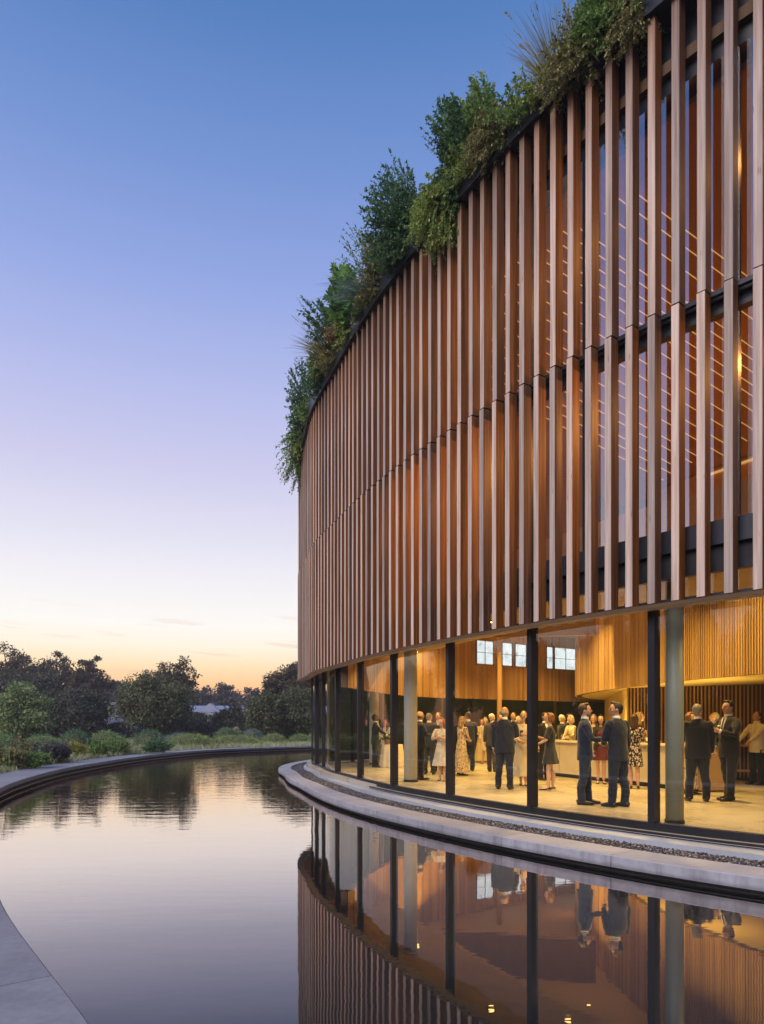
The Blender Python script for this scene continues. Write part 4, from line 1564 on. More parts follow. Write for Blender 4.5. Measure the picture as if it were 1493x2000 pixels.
        for z, rx, ry in rows:
            w = max(0.0, (0.95 - z) / max(0.05, 0.95 - hem))
            for q in range(seg):
                a = 2 * math.pi * q / seg
                m_ = 1 + 0.09 * w * math.sin(a * folds + 1.3 * math.sin(2 * a)) * (1 if folds else 0)
                v.append((rx * b * m_ * math.cos(a), ry * b * m_ * math.sin(a), z))
        f = []
        for i in range(len(rows) - 1):
            for q in range(seg):
                f.append((i * seg + q, i * seg + (q + 1) % seg, (i + 1) * seg + (q + 1) % seg, (i + 1) * seg + q))
        f.append(tuple(range(seg))[::-1]); f.append(tuple(range((len(rows) - 1) * seg, len(rows) * seg)))
        jac.add(v, f)
        for s in (-1, 1):
            E_, W_ = elbows[s], wrists[s]
            S_ = Vector(S[s])
            jac.ball((s * (shw - 0.012), 0, 1.395), (0.056, 0.06, 0.05), 12, 8)
            if slv > 0:
                if slv <= 0.5:
                    e = S_ + (E_ - S_) * (slv * 2)
                    jac.tube([(s * (shw - 0.02), 0, 1.40), S_, e], [0.055, 0.058, 0.054], 12)
                else:
                    e = E_ + (W_ - E_) * ((slv - 0.5) * 2 * 0.94)
                    jac.tube([(s * (shw - 0.02), 0, 1.40), S_, (S_ + E_) / 2, E_, e], [0.055, 0.057, 0.053, 0.049, 0.046 + 0.01 * (slv < 0.95)], 12)
        kids.append((outfit[7] if len(outfit) > 7 else 'dress', dm, jac, vox, 0.4, 0.005))
        if len(outfit) > 8 and outfit[8] == 'jacket':
            jk = MB()
            jr = [(0.84, 0.185, 0.14), (0.98, 0.178, 0.136), (1.07, 0.155, 0.122), (1.22, 0.168, 0.130), (1.33, 0.172, 0.118), (1.41, 0.16, 0.088), (1.455, 0.09, 0.066)]
            jk.tube([(0, -0.012, z) for z, _, _ in jr], [(rx, ry) for _, rx, ry in jr], 26)
            for s in (-1, 1):
                E_, W_ = elbows[s], wrists[s]; S_ = Vector(S[s])
                jk.tube([(s * (shw - 0.03), 0, 1.40), S_, (S_ + E_) / 2, E_, W_ - (W_ - E_).normalized() * 0.02], [0.062, 0.064, 0.058, 0.053, 0.042], 12)
            kids.append(('jacket', outfit[9], jk, vox, 0.35, 0.006))
        for s in (-1, 1):
            ax, ay = legx[s]
            so = MB()
            so.tube([(ax, ay - 0.06, 0.055), (ax, ay - 0.03, 0.050), (ax + s * 0.008, ay + 0.07, 0.026), (ax + s * 0.013, ay + 0.15, 0.020), (ax + s * 0.012, ay + 0.195, 0.014)],
                    [(0.02, 0.02), (0.034, 0.026), (0.038, 0.022), (0.036, 0.018), (0.014, 0.010)], 10, ellipse=Vector((0, 0, 1)))
            so.tube([(ax, ay - 0.055, 0.06), (ax, ay - 0.06, 0.0)], [0.016, 0.007], 8)
            kids.append(('shoe', M_SHOE, so, 0, 1, 0))
    # ---- hair
    hm = mat_hair(hair, HAIR[hair])
    h = MB()
    if hair_style == 'bald':
        h.ball(hp((0, -0.030, 1.622)), (0.080, 0.078, 0.060), 14, 10, Mh3)
    else:
        h.ball(hp((0, -0.016, 1.668)), (0.081 * fx, 0.097, 0.097), 16, 12, Mh3)
        if hair_style in ('short', 'quiff'):
            h.ball(hp((0, -0.052, 1.605)), (0.062, 0.045, 0.058), 12, 8, Mh3)
            if hair_style == 'quiff':
                h.ball(hp((0.01, 0.035, 1.742)), (0.058, 0.050, 0.028), 12, 8, Mh3)
            for s in (-1, 1):
                h.ball(hp((s * 0.066, 0.012, 1.66)), (0.016, 0.028, 0.04), 8, 6, Mh3)
        else:
            for s in (-1, 1):
                h.ball(hp((s * 0.068, 0.008, 1.625)), (0.026, 0.052, 0.085), 10, 8, Mh3)
            h.ball(hp((0, 0.035, 1.735)), (0.062, 0.052, 0.026), 10, 8, Mh3)
            h.ball(hp((0, -0.055, 1.60)), (0.078, 0.055, 0.085), 12, 8, Mh3)
            if hair_style == 'long':
                for s in (-1, 1):
                    h.tube([hp((s * 0.07, 0.005, 1.62)), hp((s * 0.085, 0.0, 1.54)), (s * 0.095, 0.02, 1.44), (s * 0.085, 0.07, 1.34), (s * 0.07, 0.10, 1.26)], [0.032, 0.040, 0.042, 0.034, 0.012], 10)
                h.tube([hp((0, -0.06, 1.62)), (0, -0.085, 1.48), (0, -0.11, 1.34), (0, -0.115, 1.24)], [(0.08, 0.05), (0.10, 0.045), (0.095, 0.035), (0.05, 0.015)], 12)
            elif hair_style == 'shoulder':
                h.tube([hp((0, -0.05, 1.62)), (0, -0.065, 1.50), (0, -0.085, 1.41)], [(0.085, 0.06), (0.095, 0.055), (0.06, 0.03)], 12)
            elif hair_style == 'curly':
                for q in range(26):
                    dq = Vector(rand_dirs(1)[0]); dq.y = -abs(dq.y) + 0.25
                    h.ball(hp(Vector((0, -0.02, 1.65)) + Vector((dq.x * 0.088, dq.y * 0.10, dq.z * 0.10))), random.uniform(0.022, 0.034), 8, 6)
    kids.append(('hair', hm, h, 0.010, 0.5, 0.004))
    if beard:
        bd = MB()
        bd.ball(hp((0, 0.052, 1.560)), (0.058, 0.060, 0.040), 12, 8, Mh3)
        kids.append(('beard', mat_hair(beard, HAIR[beard]), bd, 0, 1, 0))
    for s in (-1, 1):
        ey = MB(); ey.ball(hp((s * 0.030, 0.098, 1.640)), (0.012, 0.009, 0.007), 8, 6, Mh3)
        kids.append(('eye', M_EYE, ey, 0, 1, 0))
    lp = MB(); lp.ball(hp((0, 0.106, 1.580)), (0.018, 0.006, 0.006), 8, 6, Mh3)
    if not beard:
        kids.append(('lips', M_LIPS, lp, 0, 1, 0))
    sway, lean = random.uniform(-0.028, 0.028), random.uniform(-0.02, 0.055)
    JOBS.append(dict(sway=sway, lean=lean, loc=root_loc, rz=rz, k=k, label=label, group=group, body=body, skin=skinm, vox=vox, kids=kids))
    # where the right hand is, in the world, for a glass held in it
    th = rz
    res = {}
    for s in (-1, 1):
        W_, E_ = wrists[s], elbows[s]
        c = W_ + (W_ - E_).normalized() * 0.075 + Vector((-s * 0.022, 0.0, 0.0))
        c += Vector((sway * math.sin(math.pi * c.z / 1.75), lean * (c.z / 1.75) ** 2, 0))
        q = Vector((c.x * math.cos(th) - c.y * math.sin(th), c.x * math.sin(th) + c.y * math.cos(th), c.z)) * k
        res[s] = (root_loc[0] + q.x, root_loc[1] + q.y, q.z)
    return res


NAVY, INK, CHAR, BLACKW, PLUM = (0.006, 0.010, 0.025), (0.005, 0.007, 0.014), (0.013, 0.014, 0.017), (0.006, 0.006, 0.007), (0.026, 0.020, 0.026)
BLUE = (0.013, 0.021, 0.046)
M_LACE = mat_print('cream_lace', (0.52, 0.45, 0.33), (0.66, 0.60, 0.48), 38, 0.45)
M_CREAMCL = mat_cloth('cream_cloth', (0.60, 0.52, 0.40), 0.8, 0.06)
M_BLKDRESS = mat_cloth('black_dress', (0.016, 0.018, 0.022), 0.75, 0.2)
M_LEAFPR = mat_print('leaf_print', (0.018, 0.016, 0.018), (0.62, 0.52, 0.48), 26, 0.44)
M_FLORAL = mat_print('floral_print', (0.50, 0.40, 0.28), (0.20, 0.075, 0.06), 24, 0.40, (0.10, 0.13, 0.06))
M_REDDR = mat_cloth('red_dress', (0.11, 0.016, 0.024), 0.7, 0.1)
M_GOLD = mat_cloth('straw_gown', (0.52, 0.40, 0.19), 0.7, 0.1)
M_BEIGE = mat_cloth('beige_cloth', (0.46, 0.36, 0.22), 0.8, 0.08)
M_WHITEPR = mat_print('white_pattern', (0.62, 0.55, 0.40), (0.30, 0.22, 0.12), 30, 0.30)

# -- narrow end of the hall
person(733, 22.9, 1.78, 100, 'man in a dark suit looking down at the flower table', ('suit', 'ink', INK), 'black', 'dark', head=(0, 18), arms=('pocket', 'reach'), vox=0.016)
person(753, 24.2, 1.62, 190, 'woman with long dark hair and a cream top behind the flower basket', ('dress', M_CREAMCL, 0.45, 0.22, 0.17, 0.9, 9), 'brown', head=(-10, 12), arms=('clasp', 'clasp'),
       female=True, hair_style='long', vox=0.016)
# -- group by the pale column
h = person(821, 17.75, 1.78, 78, 'balding man in a black suit holding a beer glass beside the pale column', ('suit', 'blackwool', BLACKW), 'salt', 'tan', hair_style='bald', arms=('down', 'hold'), build=1.05)
wine_glass((h[1][0], h[1][1], h[1][2] - 0.09), 'tall amber glass held by the balding man near the column', scale=1.15)
person(839, 19.6, 1.76, 12, 'grey haired man in a dark suit seen from behind near the pale column', ('suit', 'char', CHAR), 'grey', 'fair', head=(30, 0), arms=('hold', 'down'), vox=0.014)
person(856, 20.4, 1.79, 215, 'man in a dark suit facing out behind the woman in the lace dress', ('suit', 'ink', INK), 'brown', 'tan', arms=('down', 'clasp'), tie=('wine', (0.10, 0.02, 0.03)), vox=0.014)
person(864, 17.3, 1.60, 200, 'woman in a cream lace midi dress with hands raised to her chest', ('dress', M_LACE, 0.42, 0.27, 0.23, 0.45, 10), 'auburn', 'fair', head=(20, 0), arms=('chest', 'chest'), female=True, hair_style='shoulder', stance=(0.07, 0.03))
# -- middle group
person(901, 19.2, 1.66, 60, 'blond woman in a long floral dress half hidden by the window post', ('dress', M_FLORAL, 0.10, 0.25, 0.22, 0.3, 9), 'blond', 'fair', arms=('clasp', 'clasp'), female=True, hair_style='shoulder', vox=0.014)
person(914, 21.0, 1.82, 5, 'man in a navy suit seen from behind beside the floral dress', ('suit', 'navy', NAVY), 'black', 'tan', head=(-35, 0), arms=('down', 'hold'), vox=0.013, stance=(0.13, 0.02))
person(941, 26.0, 1.66, 170, 'woman in a long straw yellow gown far down the hall', ('dress', M_GOLD, 0.04, 0.30, 0.26, 0.4, 10), 'brown', 'fair', arms=('clasp', 'clasp'), female=True, hair_style='shoulder', vox=0.018)
person(949, 25.0, 1.70, 205, 'grey haired guest in a cream top deep in the hall', ('dress', M_CREAMCL, 0.5, 0.2, 0.16, 0.9, 6), 'grey', 'fair', arms=('clasp', 'down'), female=True, hair_style='shoulder', vox=0.018)
person(962, 20.7, 1.76, 25, 'white haired man in a plum grey suit turned away', ('suit', 'plum', PLUM), 'white', 'fair', head=(25, 8), arms=('back', 'clasp'), vox=0.014, stance=(0.10, 0.06))
person(977, 24.6, 1.80, 180, 'dark haired man in black behind the tall man in navy', ('suit', 'blackwool', BLACKW), 'black', 'tan', arms=('down', 'down'), vox=0.018)
person(985, 15.1, 1.82, 22, 'tall man with cropped grey hair in a navy suit seen from behind', ('suit', 'navy', NAVY), 'grey', 'tan', head=(38, 0), hair_style='bald', arms=('down', 'hold'), build=1.14, stance=(0.13, 0.03), vox=0.011)
person(1003, 20.0, 1.78, 200, 'man in a dark jacket facing out behind the tall man in navy', ('suit', 'char', CHAR, 'olive', (0.05, 0.05, 0.04)), 'brown', 'tan', arms=('hold', 'down'), vox=0.014)
h = person(1023, 16.0, 1.74, 192, 'smiling blond woman in a long cream dress holding a small dark phone', ('dress', M_CREAMCL, 0.22, 0.21, 0.17, 0.85, 6), 'blond', 'fair', arms=('chest', 'clasp'), female=True, hair_style='short', head=(6, 0), stance=(0.06, 0.06), vox=0.011)
ph = tag(empty('phone', h[-1]), 'small dark phone held by the woman in the long cream dress', 'phone')
mb = MB(); mb.box(-0.035, 0.035, -0.006, 0.006, -0.05, 0.09); mb.build('case', M_METAL, ph)
person(1013, 21.6, 1.70, 180, 'white haired guest in black just behind the woman in cream', ('dress', M_BLKDRESS, 0.5, 0.2, 0.16, 0.9, 6), 'white', 'fair', arms=('down', 'down'), female=True, hair_style='shoulder', vox=0.018)
# -- by the bar
person(1075, 14.9, 1.68, 282, 'woman with an auburn bob in a short black dress facing left', ('dress', M_BLKDRESS, 0.60, 0.235, 0.19, 0.45, 7), 'auburn', 'fair', arms=('clasp', 'chest'), female=True, hair_style='bob', stance=(0.06, 0.05), vox=0.011)
person(1063, 17.6, 1.74, 150, 'dark haired guest in black behind the woman with the auburn bob', ('suit', 'blackwool', BLACKW), 'black', 'tan', arms=('down', 'down'), vox=0.016)
person(1099, 20.6, 1.72, 75, 'white haired man in a dark suit behind the bar bottles', ('suit', 'ink', INK), 'white', 'fair', arms=('down', 'clasp'), vox=0.015)
person(1111, 22.0, 1.78, 150, 'dark skinned man in black standing deep behind the bar', ('suit', 'blackwool', BLACKW), 'black', 'dark', arms=('down', 'down'), vox=0.016)
person(1118, 20.2, 1.70, 250, 'woman in a white patterned jacket leaning at the back of the bar', ('dress', M_WHITEPR, 0.5, 0.2, 0.16, 0.95, 6), 'white', 'fair', arms=('clasp', 'clasp'), female=True, hair_style='bob', vox=0.015)
h = person(1143, 12.2, 1.80, 104, 'bearded man in a blue suit and open white shirt holding a wine glass', ('suit', 'blue', BLUE, 'open'), 'brown', 'fair', hair_style='quiff', beard='salt', arms=('pocket', 'hold'), build=1.0, stance=(0.09, 0.06), vox=0.010)
wine_glass((h[1][0], h[1][1], h[1][2] - 0.09), 'wine glass held by the bearded man in the blue suit')
h = person(1208, 11.8, 1.81, 330, 'man with black hair in a navy suit with his back to the window', ('suit', 'navy', NAVY), 'black', 'tan', head=(-48, 0), hair_style='quiff', arms=('clasp', 'down'), build=1.02, stance=(0.12, 0.03), vox=0.010)
wine_glass((h[-1][0], h[-1][1], h[-1][2] - 0.09), 'wine glass held by the man with his back to the window')
person(1160, 18.2, 1.70, 200, 'fair haired guest in a beige jacket hidden behind the bearded man', ('dress', M_BEIGE, 0.55, 0.19, 0.15, 0.95, 5), 'blond', 'fair', arms=('down', 'clasp'), female=True, hair_style='bob', vox=0.016)
h = person(1174, 16.5, 1.66, 195, 'woman with long dark hair in a red dress and black cardigan', ('dress', M_REDDR, 0.60, 0.19, 0.15, 0.9, 4, 'dress', 'jacket', M_BLKDRESS), 'black', 'fair', head=(10, 5), arms=('hold', 'clasp'), female=True, hair_style='long', stance=(0.07, 0.02))
wine_glass((h[-1][0], h[-1][1], h[-1][2] - 0.09), 'wine glass held by the woman in the red dress')
person(1240, 15.2, 1.66, 20, 'woman in a black and white leaf print dress seen from behind at the bar', ('dress', M_LEAFPR, 0.52, 0.205, 0.165, 0.5, 5), 'brown', 'fair', head=(10, 0), arms=('down', 'clasp'), female=True, hair_style='shoulder', stance=(0.075, 0.02), vox=0.011)
person(1250, 17.2, 1.74, 110, 'blond woman in a dark dress at the bar behind the leaf print dress', ('dress', M_BLKDRESS, 0.5, 0.2, 0.16, 0.3, 5), 'blond', 'fair', arms=('clasp', 'reach'), female=True, hair_style='long', vox=0.014)
# -- last bay
person(1363, 12.7, 1.80, 12, 'silver haired man in a black suit with his back to the glass', ('suit', 'ink', INK), 'grey', 'fair', head=(35, 0), arms=('clasp', 'down'), build=1.15, stance=(0.14, 0.02), vox=0.010)
person(1348, 14.0, 1.68, 150, 'curly haired woman in a printed dress behind the silver haired man', ('dress', M_FLORAL, 0.12, 0.2, 0.17, 0.8, 5), 'auburn', 'fair', arms=('hold', 'down'), female=True, hair_style='curly', vox=0.012)
person(1399, 16.4, 1.72, 285, 'older white haired man in a grey jacket facing left by the slatted wall', ('suit', 'char', CHAR, 'grey', (0.10, 0.10, 0.09)), 'white', 'fair', head=(-10, 5), arms=('clasp', 'clasp'), vox=0.012)
h = person(1424, 12.8, 1.87, 256, 'tall man in a black suit with a white pocket square facing left', ('suit', 'blackwool', BLACKW), 'black', 'tan', hair_style='quiff', arms=('holdup', 'pocket'), build=1.08, stance=(0.08, 0.05), vox=0.010, pose='pocket_square', tie=('dark', (0.02, 0.018, 0.02)))
wine_glass((h[-1][0], h[-1][1], h[-1][2] - 0.09), 'wine glass held by the man with the pocket square')
person(1478, 16.2, 1.74, 250, 'waiter in a white shirt and black trousers by the service table', ('suit', 'shirtwhite', (0.66, 0.62, 0.54), 'blackwool', BLACKW), 'brown', 'tan', head=(0, 15), arms=('reach', 'reach'), build=1.0, vox=0.012)


def relax(co, J):
    z = co[:, 2].clip(0, 1.8)
    co[:, 0] += J['sway'] * np.sin(np.pi * z / 1.75)
    co[:, 1] += J['lean'] * (z / 1.75) ** 2
    return co


def fuse_people():
    """fuses each shape into one skin (all evaluated together), then links bodies, clothes and hair"""
    temps = []
    for J in JOBS:
        lst = [('body', J['body'], J['vox'] * 0.85, 0.30 if J['vox'] < 0.013 else 0.4, 0)] + [(n_, m_, v_, r_, w_) for n_, _, m_, v_, r_, w_ in J['kids'] if v_ > 0]
        for n_, mbx, v_, r_, w_ in lst:
            o = bpy.data.objects.new('tmp', mbx.mesh('tmp'))
            COL.objects.link(o)
            a = o.modifiers.new('r', 'REMESH'); a.mode = 'VOXEL'; a.voxel_size = v_
            b_ = o.modifiers.new('s', 'SMOOTH'); b_.factor = 0.5; b_.iterations = 1 if n_ == 'body' else 2
            c_ = o.modifiers.new('d', 'DECIMATE'); c_.ratio = r_
            temps.append((id(mbx), o, w_))
    dg = bpy.context.evaluated_depsgraph_get()
    done = {}
    for key, o, w_ in temps:
        me = bpy.data.meshes.new_from_object(o.evaluated_get(dg))
        if w_ and len(me.vertices):
            nv = len(me.vertices)
            co = np.empty(nv * 3, np.float32); me.vertices.foreach_get('co', co); co = co.reshape(-1, 3)
            no = np.empty(nv * 3, np.float32); me.vertices.foreach_get('normal', no); no = no.reshape(-1, 3)
            ph_ = RNG.uniform(0, 6, 6)
            d_ = (np.sin(co[:, 2] * 34 + 2.2 * np.sin(co[:, 0] * 17 + ph_[0]) + ph_[1]) * 0.45 + np.sin(co[:, 0] * 46 + co[:, 2] * 21 + 1.8 * np.sin(co[:, 1] * 25 + ph_[2]) + ph_[3]) * 0.35
                  + np.sin(co[:, 1] * 52 - co[:, 2] * 15 + ph_[4]) * 0.3)
            co += no * (d_ * w_)[:, None]
            me.vertices.foreach_set('co', co.ravel())
        me.polygons.foreach_set('use_smooth', np.ones(len(me.polygons), bool))
        done[key] = me
    for _, o, _ in temps:
        m_ = o.data
        bpy.data.objects.remove(o)
        bpy.data.meshes.remove(m_)
    def settle(me, J):
        nv = len(me.vertices)
        co = np.empty(nv * 3, np.float32); me.vertices.foreach_get('co', co)
        me.vertices.foreach_set('co', relax(co.reshape(-1, 3).astype(float), J).astype(np.float32).ravel())
        me.update()
    for J in JOBS:
        b_ = done[id(J['body'])]
        settle(b_, J)
        root = link('person', b_, J['skin'])
        root.location = J['loc']; root.rotation_euler = (0, 0, J['rz']); root.scale = (J['k'],) * 3
        tag(root, J['label'], 'person', J['group'])
        for n_, mat_, mbx, v_, r_, w_ in J['kids']:
            me = done.get(id(mbx))
            if me is None:
                me = mbx.mesh(n_, True)
            me.name = n_
            settle(me, J)
            link(n_, me, mat_, root)


fuse_people()
# ------------------------------------------------------------------ plants
def tube_np(pts, r0, r1, seg=5):
    pts = np.asarray(pts, float)
    n = len(pts)
    tg = np.gradient(pts, axis=0); tg /= np.linalg.norm(tg, axis=1, keepdims=True) + 1e-9
    ref = np.array((0.31, 0.17, 0.93)) if abs(tg[0] @ np.array((0.31, 0.17, 0.93))) < 0.95 else np.array((1, 0, 0))
    a = np.cross(tg, ref); a /= np.linalg.norm(a, axis=1, keepdims=True) + 1e-9
    b = np.cross(tg, a)
    ang = np.arange(seg) * 2 * np.pi / seg
    rr = np.linspace(r0, r1, n)[:, None, None]
    v = pts[:, None] + rr * (a[:, None] * np.cos(ang)[None, :, None] + b[:, None] * np.sin(ang)[None, :, None])
    f = []
    for i in range(n - 1):
        for k in range(seg):
            f.append((i * seg + k, i * seg + (k + 1) % seg, (i + 1) * seg + (k + 1) % seg, (i + 1) * seg + k))
    return v.reshape(-1, 3), np.array(f)


def join(parts):
    V, F, o = [], [], 0
    for v, f in parts:
        V.append(v); F.append(np.asarray(f) + o); o += len(v)
    return np.vstack(V), np.vstack(F)


def shrub(label, cat, c, rad, ntwig, nleaf, leaf, mat, droop=0.25, base=None, group=None, name='shrub', upright=0.4, lw=0.5, stem=0.006):
    """twigs from a base out to an ellipsoid shell, leaves along the outer part of each twig"""
    c = np.array(c, float); rad = np.array(rad, float)
    base = np.array(base if base is not None else c - np.array((0, 0, rad[2] * 0.8)), float)
    d = rand_dirs(ntwig)
    rr = RNG.uniform(0.55, 1.08, (ntwig, 1)) ** 0.6
    # lobes make the outline uneven
    k1 = rand_dirs(9)
    lob = np.max(d @ k1.T, axis=1, keepdims=True)
    rr = rr * (0.60 + 0.55 * np.clip((lob - 0.55) / 0.45, 0, 1))
    tip = c + d * rr * rad
    tip[:, 2] -= droop * rad[2] * (np.hypot(d[:, 0], d[:, 1]) ** 2) * RNG.uniform(0.3, 1.2, ntwig)
    st = base + RNG.normal(size=(ntwig, 3)) * rad * np.array((0.18, 0.18, 0.06))
    mid = (st + tip) / 2 + np.array((0, 0, 1)) * (rad[2] * upright) * RNG.uniform(0.2, 0.8, (ntwig, 1)) + RNG.normal(size=(ntwig, 3)) * rad * 0.08
    t = RNG.uniform(0.35, 1.0, (ntwig, nleaf)) ** 0.8
    T = t[..., None]
    pos = (1 - T) ** 2 * st[:, None] + 2 * T * (1 - T) * mid[:, None] + T ** 2 * tip[:, None]
    tan = 2 * (1 - T) * (mid - st)[:, None] + 2 * T * (tip - mid)[:, None]
    tan /= np.linalg.norm(tan, axis=2, keepdims=True) + 1e-9
    pos = pos.reshape(-1, 3); tan = tan.reshape(-1, 3)
    dirs = tan * 0.7 + RNG.normal(size=tan.shape) * 0.55
    nrm = rand_dirs(len(pos)) * 0.6 + np.array((0, 0, 0.8))
    L = leaf * RNG.uniform(0.6, 1.25, len(pos))
    v, f = leaf_quads(pos, dirs, nrm, L, L * lw, 0.15)
    root = tag(empty(name, tuple(base)), label, cat, group)
    link('foliage', np_mesh('foliage', v - base, f), mat, root)
    tw = []
    for i in range(0, ntwig, 3):
        tt = np.linspace(0, 1, 5)[:, None]
        tw.append(tube_np((1 - tt) ** 2 * st[i] + 2 * tt * (1 - tt) * mid[i] + tt ** 2 * tip[i] - base, stem, stem * 0.35, 3))
    v, f = join(tw)
    link('stems', np_mesh('stems', v, f), M_STEM, root)
    return root


def blades(P, D, L, W, bend, nseg=3):
    """tapering bent grass blades"""
    n = len(P)
    D = D / (np.linalg.norm(D, axis=1, keepdims=True) + 1e-9)
    side = np.cross(D, rand_dirs(n)); side /= np.linalg.norm(side, axis=1, keepdims=True) + 1e-9
    out = np.stack([D[:, 0], D[:, 1], np.zeros(n)], 1)
    out = out / (np.linalg.norm(out, axis=1, keepdims=True) + 1e-6)
    L = np.broadcast_to(L, (n,))[:, None]; W = np.broadcast_to(W, (n,))[:, None]; bend = np.broadcast_to(bend, (n,))[:, None]
    rows = []
    for k in range(nseg + 1):
        t = k / nseg
        c = P + D * L * t + (out * 0.6 - np.array((0, 0, 1)) * 0.7) * bend * L * t * t
        w = W * (1 - t) ** 0.7 * 0.5 + 0.0008
        rows += [c - side * w, c + side * w]
    v = np.stack(rows, 1).reshape(-1, 3)
    m = 2 * (nseg + 1)
    f = []
    for k in range(nseg):
        a = 2 * k
        f.append([a, a + 1, a + 3, a + 2])
    f = (np.arange(n)[:, None, None] * m + np.array(f)[None]).reshape(-1, 4)
    return v, f


def grass_clump(label, base, r, n, L, W, mat, spread=0.5, bend=0.35, lean=(0, 0), plumes=0, plume_mat=None, name='grass_clump', cat='grass', group=None):
    base = np.array(base, float)
    a = RNG.uniform(0, 2 * np.pi, n); q = np.sqrt(RNG.random(n)) * r
    P = np.stack([q * np.cos(a), q * np.sin(a), np.zeros(n)], 1)
    D = np.stack([np.cos(a) * spread * RNG.random(n) + lean[0], np.sin(a) * spread * RNG.random(n) + lean[1], np.ones(n)], 1)
    root = tag(empty(name, tuple(base)), label, cat, group)
    v, f = blades(P, D, L * RNG.uniform(0.5, 1.1, n), W, bend * RNG.uniform(0.3, 1.4, n), 4)
    link('blades', np_mesh('blades', v, f), mat, root)
    if plumes:
        a = RNG.uniform(0, 6.28, plumes)
        D = np.stack([np.cos(a) * spread * 0.6 + lean[0], np.sin(a) * spread * 0.6 + lean[1], np.ones(plumes)], 1)
        D /= np.linalg.norm(D, axis=1, keepdims=True)
        parts = []
        for i in range(plumes):
            ln = L * random.uniform(1.05, 1.45)
            t = np.linspace(0, 1, 6)[:, None]
            parts.append(tube_np(D[i] * ln * t + np.array((D[i][0], D[i][1], -0.25)) * 0.25 * ln * t ** 2, 0.004, 0.002, 3))
            e = D[i] * ln + np.array((D[i][0], D[i][1], -0.25)) * 0.25 * ln
            u = D[i] + np.array((D[i][0], D[i][1], -0.25)) * 0.5
            m = 26
            pp = e - u * RNG.uniform(0, 0.22, (m, 1)) * L * 0.9
            vv, ff = leaf_quads(pp, u + RNG.normal(size=(m, 3)) * 0.35, rand_dirs(m), 0.045, 0.010)
            parts.append((vv, ff))
        v, f = join(parts)
        link('plumes', np_mesh('plumes', v, f), plume_mat or mat, root)
    return root


G_DARK = mat_leaf('leaf_dark', ((0.043, 0.095, 0.052), (0.103, 0.215, 0.095), (0.236, 0.408, 0.163)))
G_MID = mat_leaf('leaf_mid', ((0.086, 0.172, 0.052), (0.215, 0.378, 0.103), (0.451, 0.5, 0.193)))
G_LIME = mat_leaf('leaf_lime', ((0.126, 0.197, 0.043), (0.304, 0.43, 0.1), (0.5, 0.5, 0.197)))
G_OLIVE = mat_leaf('leaf_olive', ((0.126, 0.122, 0.05), (0.287, 0.28, 0.108), (0.5, 0.466, 0.215)))
G_BLUE = mat_leaf('leaf_blue', ((0.072, 0.143, 0.129), (0.179, 0.287, 0.251), (0.376, 0.484, 0.412)))
G_GREY = mat_leaf('leaf_grey', ((0.215, 0.229, 0.179), (0.43, 0.437, 0.358), (0.5, 0.5, 0.5)))
G_BROWN = mat_leaf('leaf_brown', ((0.179, 0.115, 0.065), (0.394, 0.258, 0.136), (0.5, 0.448, 0.233)))
G_BIG = mat_leaf('leaf_big', ((0.057, 0.151, 0.036), (0.143, 0.33, 0.072), (0.304, 0.5, 0.126)))
G_STRAW = mat_leaf('leaf_straw', ((0.322, 0.287, 0.126), (0.5, 0.5, 0.233), (0.5, 0.5, 0.43)))

RG = 'plants along the roof edge'


def roof_at(xpix):
    """facade point seen at a column of the photo, with its depth"""
    s = np.linspace(-5.2, 13.6, 1500)
    p = BLD.at(s)[0]
    i = np.argmin(abs(746.5 + 1333 * p[:, 0] / p[:, 1] - xpix))
    return s[i], p[i]


def roof_shrub(label, x0, x1, y0, y1, mat, ntwig, nleaf, leaf, xf=None, inset=0.10, **kw):
    """a shrub rooted in the roof planter whose crown fills a column and height range"""
    xm = (x0 + x1) / 2
    s, p = roof_at(xf if xf is not None else min(1330, xm + 25))
    q = BLD.off(s, -inset - 0.1)
    D = q[1]
    c = np.array(((xm - 746.5) * D / 1333, D, zpx((y0 + y1) / 2, D)))
    rx = (x1 - x0) / 2 * D / 1333
    rz_ = (y1 - y0) / 2 * D / 1333
    kw.setdefault('base', (q[0], q[1], 11.36))
    return shrub(label, 'shrub', c, (rx, rx * 0.9, rz_), ntwig, nleaf, leaf, mat, group=RG, **kw)


roof_shrub('pale spray of small leaves hanging past the fascia at the narrow tip', 538, 598, 835, 955, G_MID, 150, 28, 0.08, xf=588, droop=0.5, upright=0.6)
roof_shrub('dense dark green bush bulging over the tip of the roof', 552, 634, 700, 850, G_DARK, 300, 30, 0.085, xf=600, droop=0.5)
roof_shrub('yellow green bush tucked under the dark bush at the tip', 560, 600, 800, 900, G_LIME, 120, 26, 0.08, xf=592, droop=0.6)
s, p = roof_at(650)
grass_clump('wispy tuft of olive grass arching off the roof between two bushes', (*BLD.off(s, -0.1), 11.36), 0.35, 620, 1.25, 0.016, G_OLIVE, 0.7, 0.5, (-0.25, 0), 14, G_STRAW, group=RG)
roof_shrub('low green bush below the olive grass tuft', 592, 650, 660, 735, G_MID, 140, 26, 0.08, xf=640, droop=0.5)
roof_shrub('rounded rust brown bush beside the large leaved plant', 632, 694, 600, 668, G_BROWN, 150, 28, 0.075, xf=676, droop=0.4)
roof_shrub('upright shrub with toothed leaves standing clear against the sky', 588, 646, 556, 665, G_DARK, 46, 34, 0.10, xf=662, upright=0.1, droop=0.0)
roof_shrub('plant with big glossy leaves on the roof edge', 640, 700, 512, 625, G_BIG, 70, 14, 0.24, xf=690, upright=0.5, lw=0.62, droop=0.2)
s, p = roof_at(722)
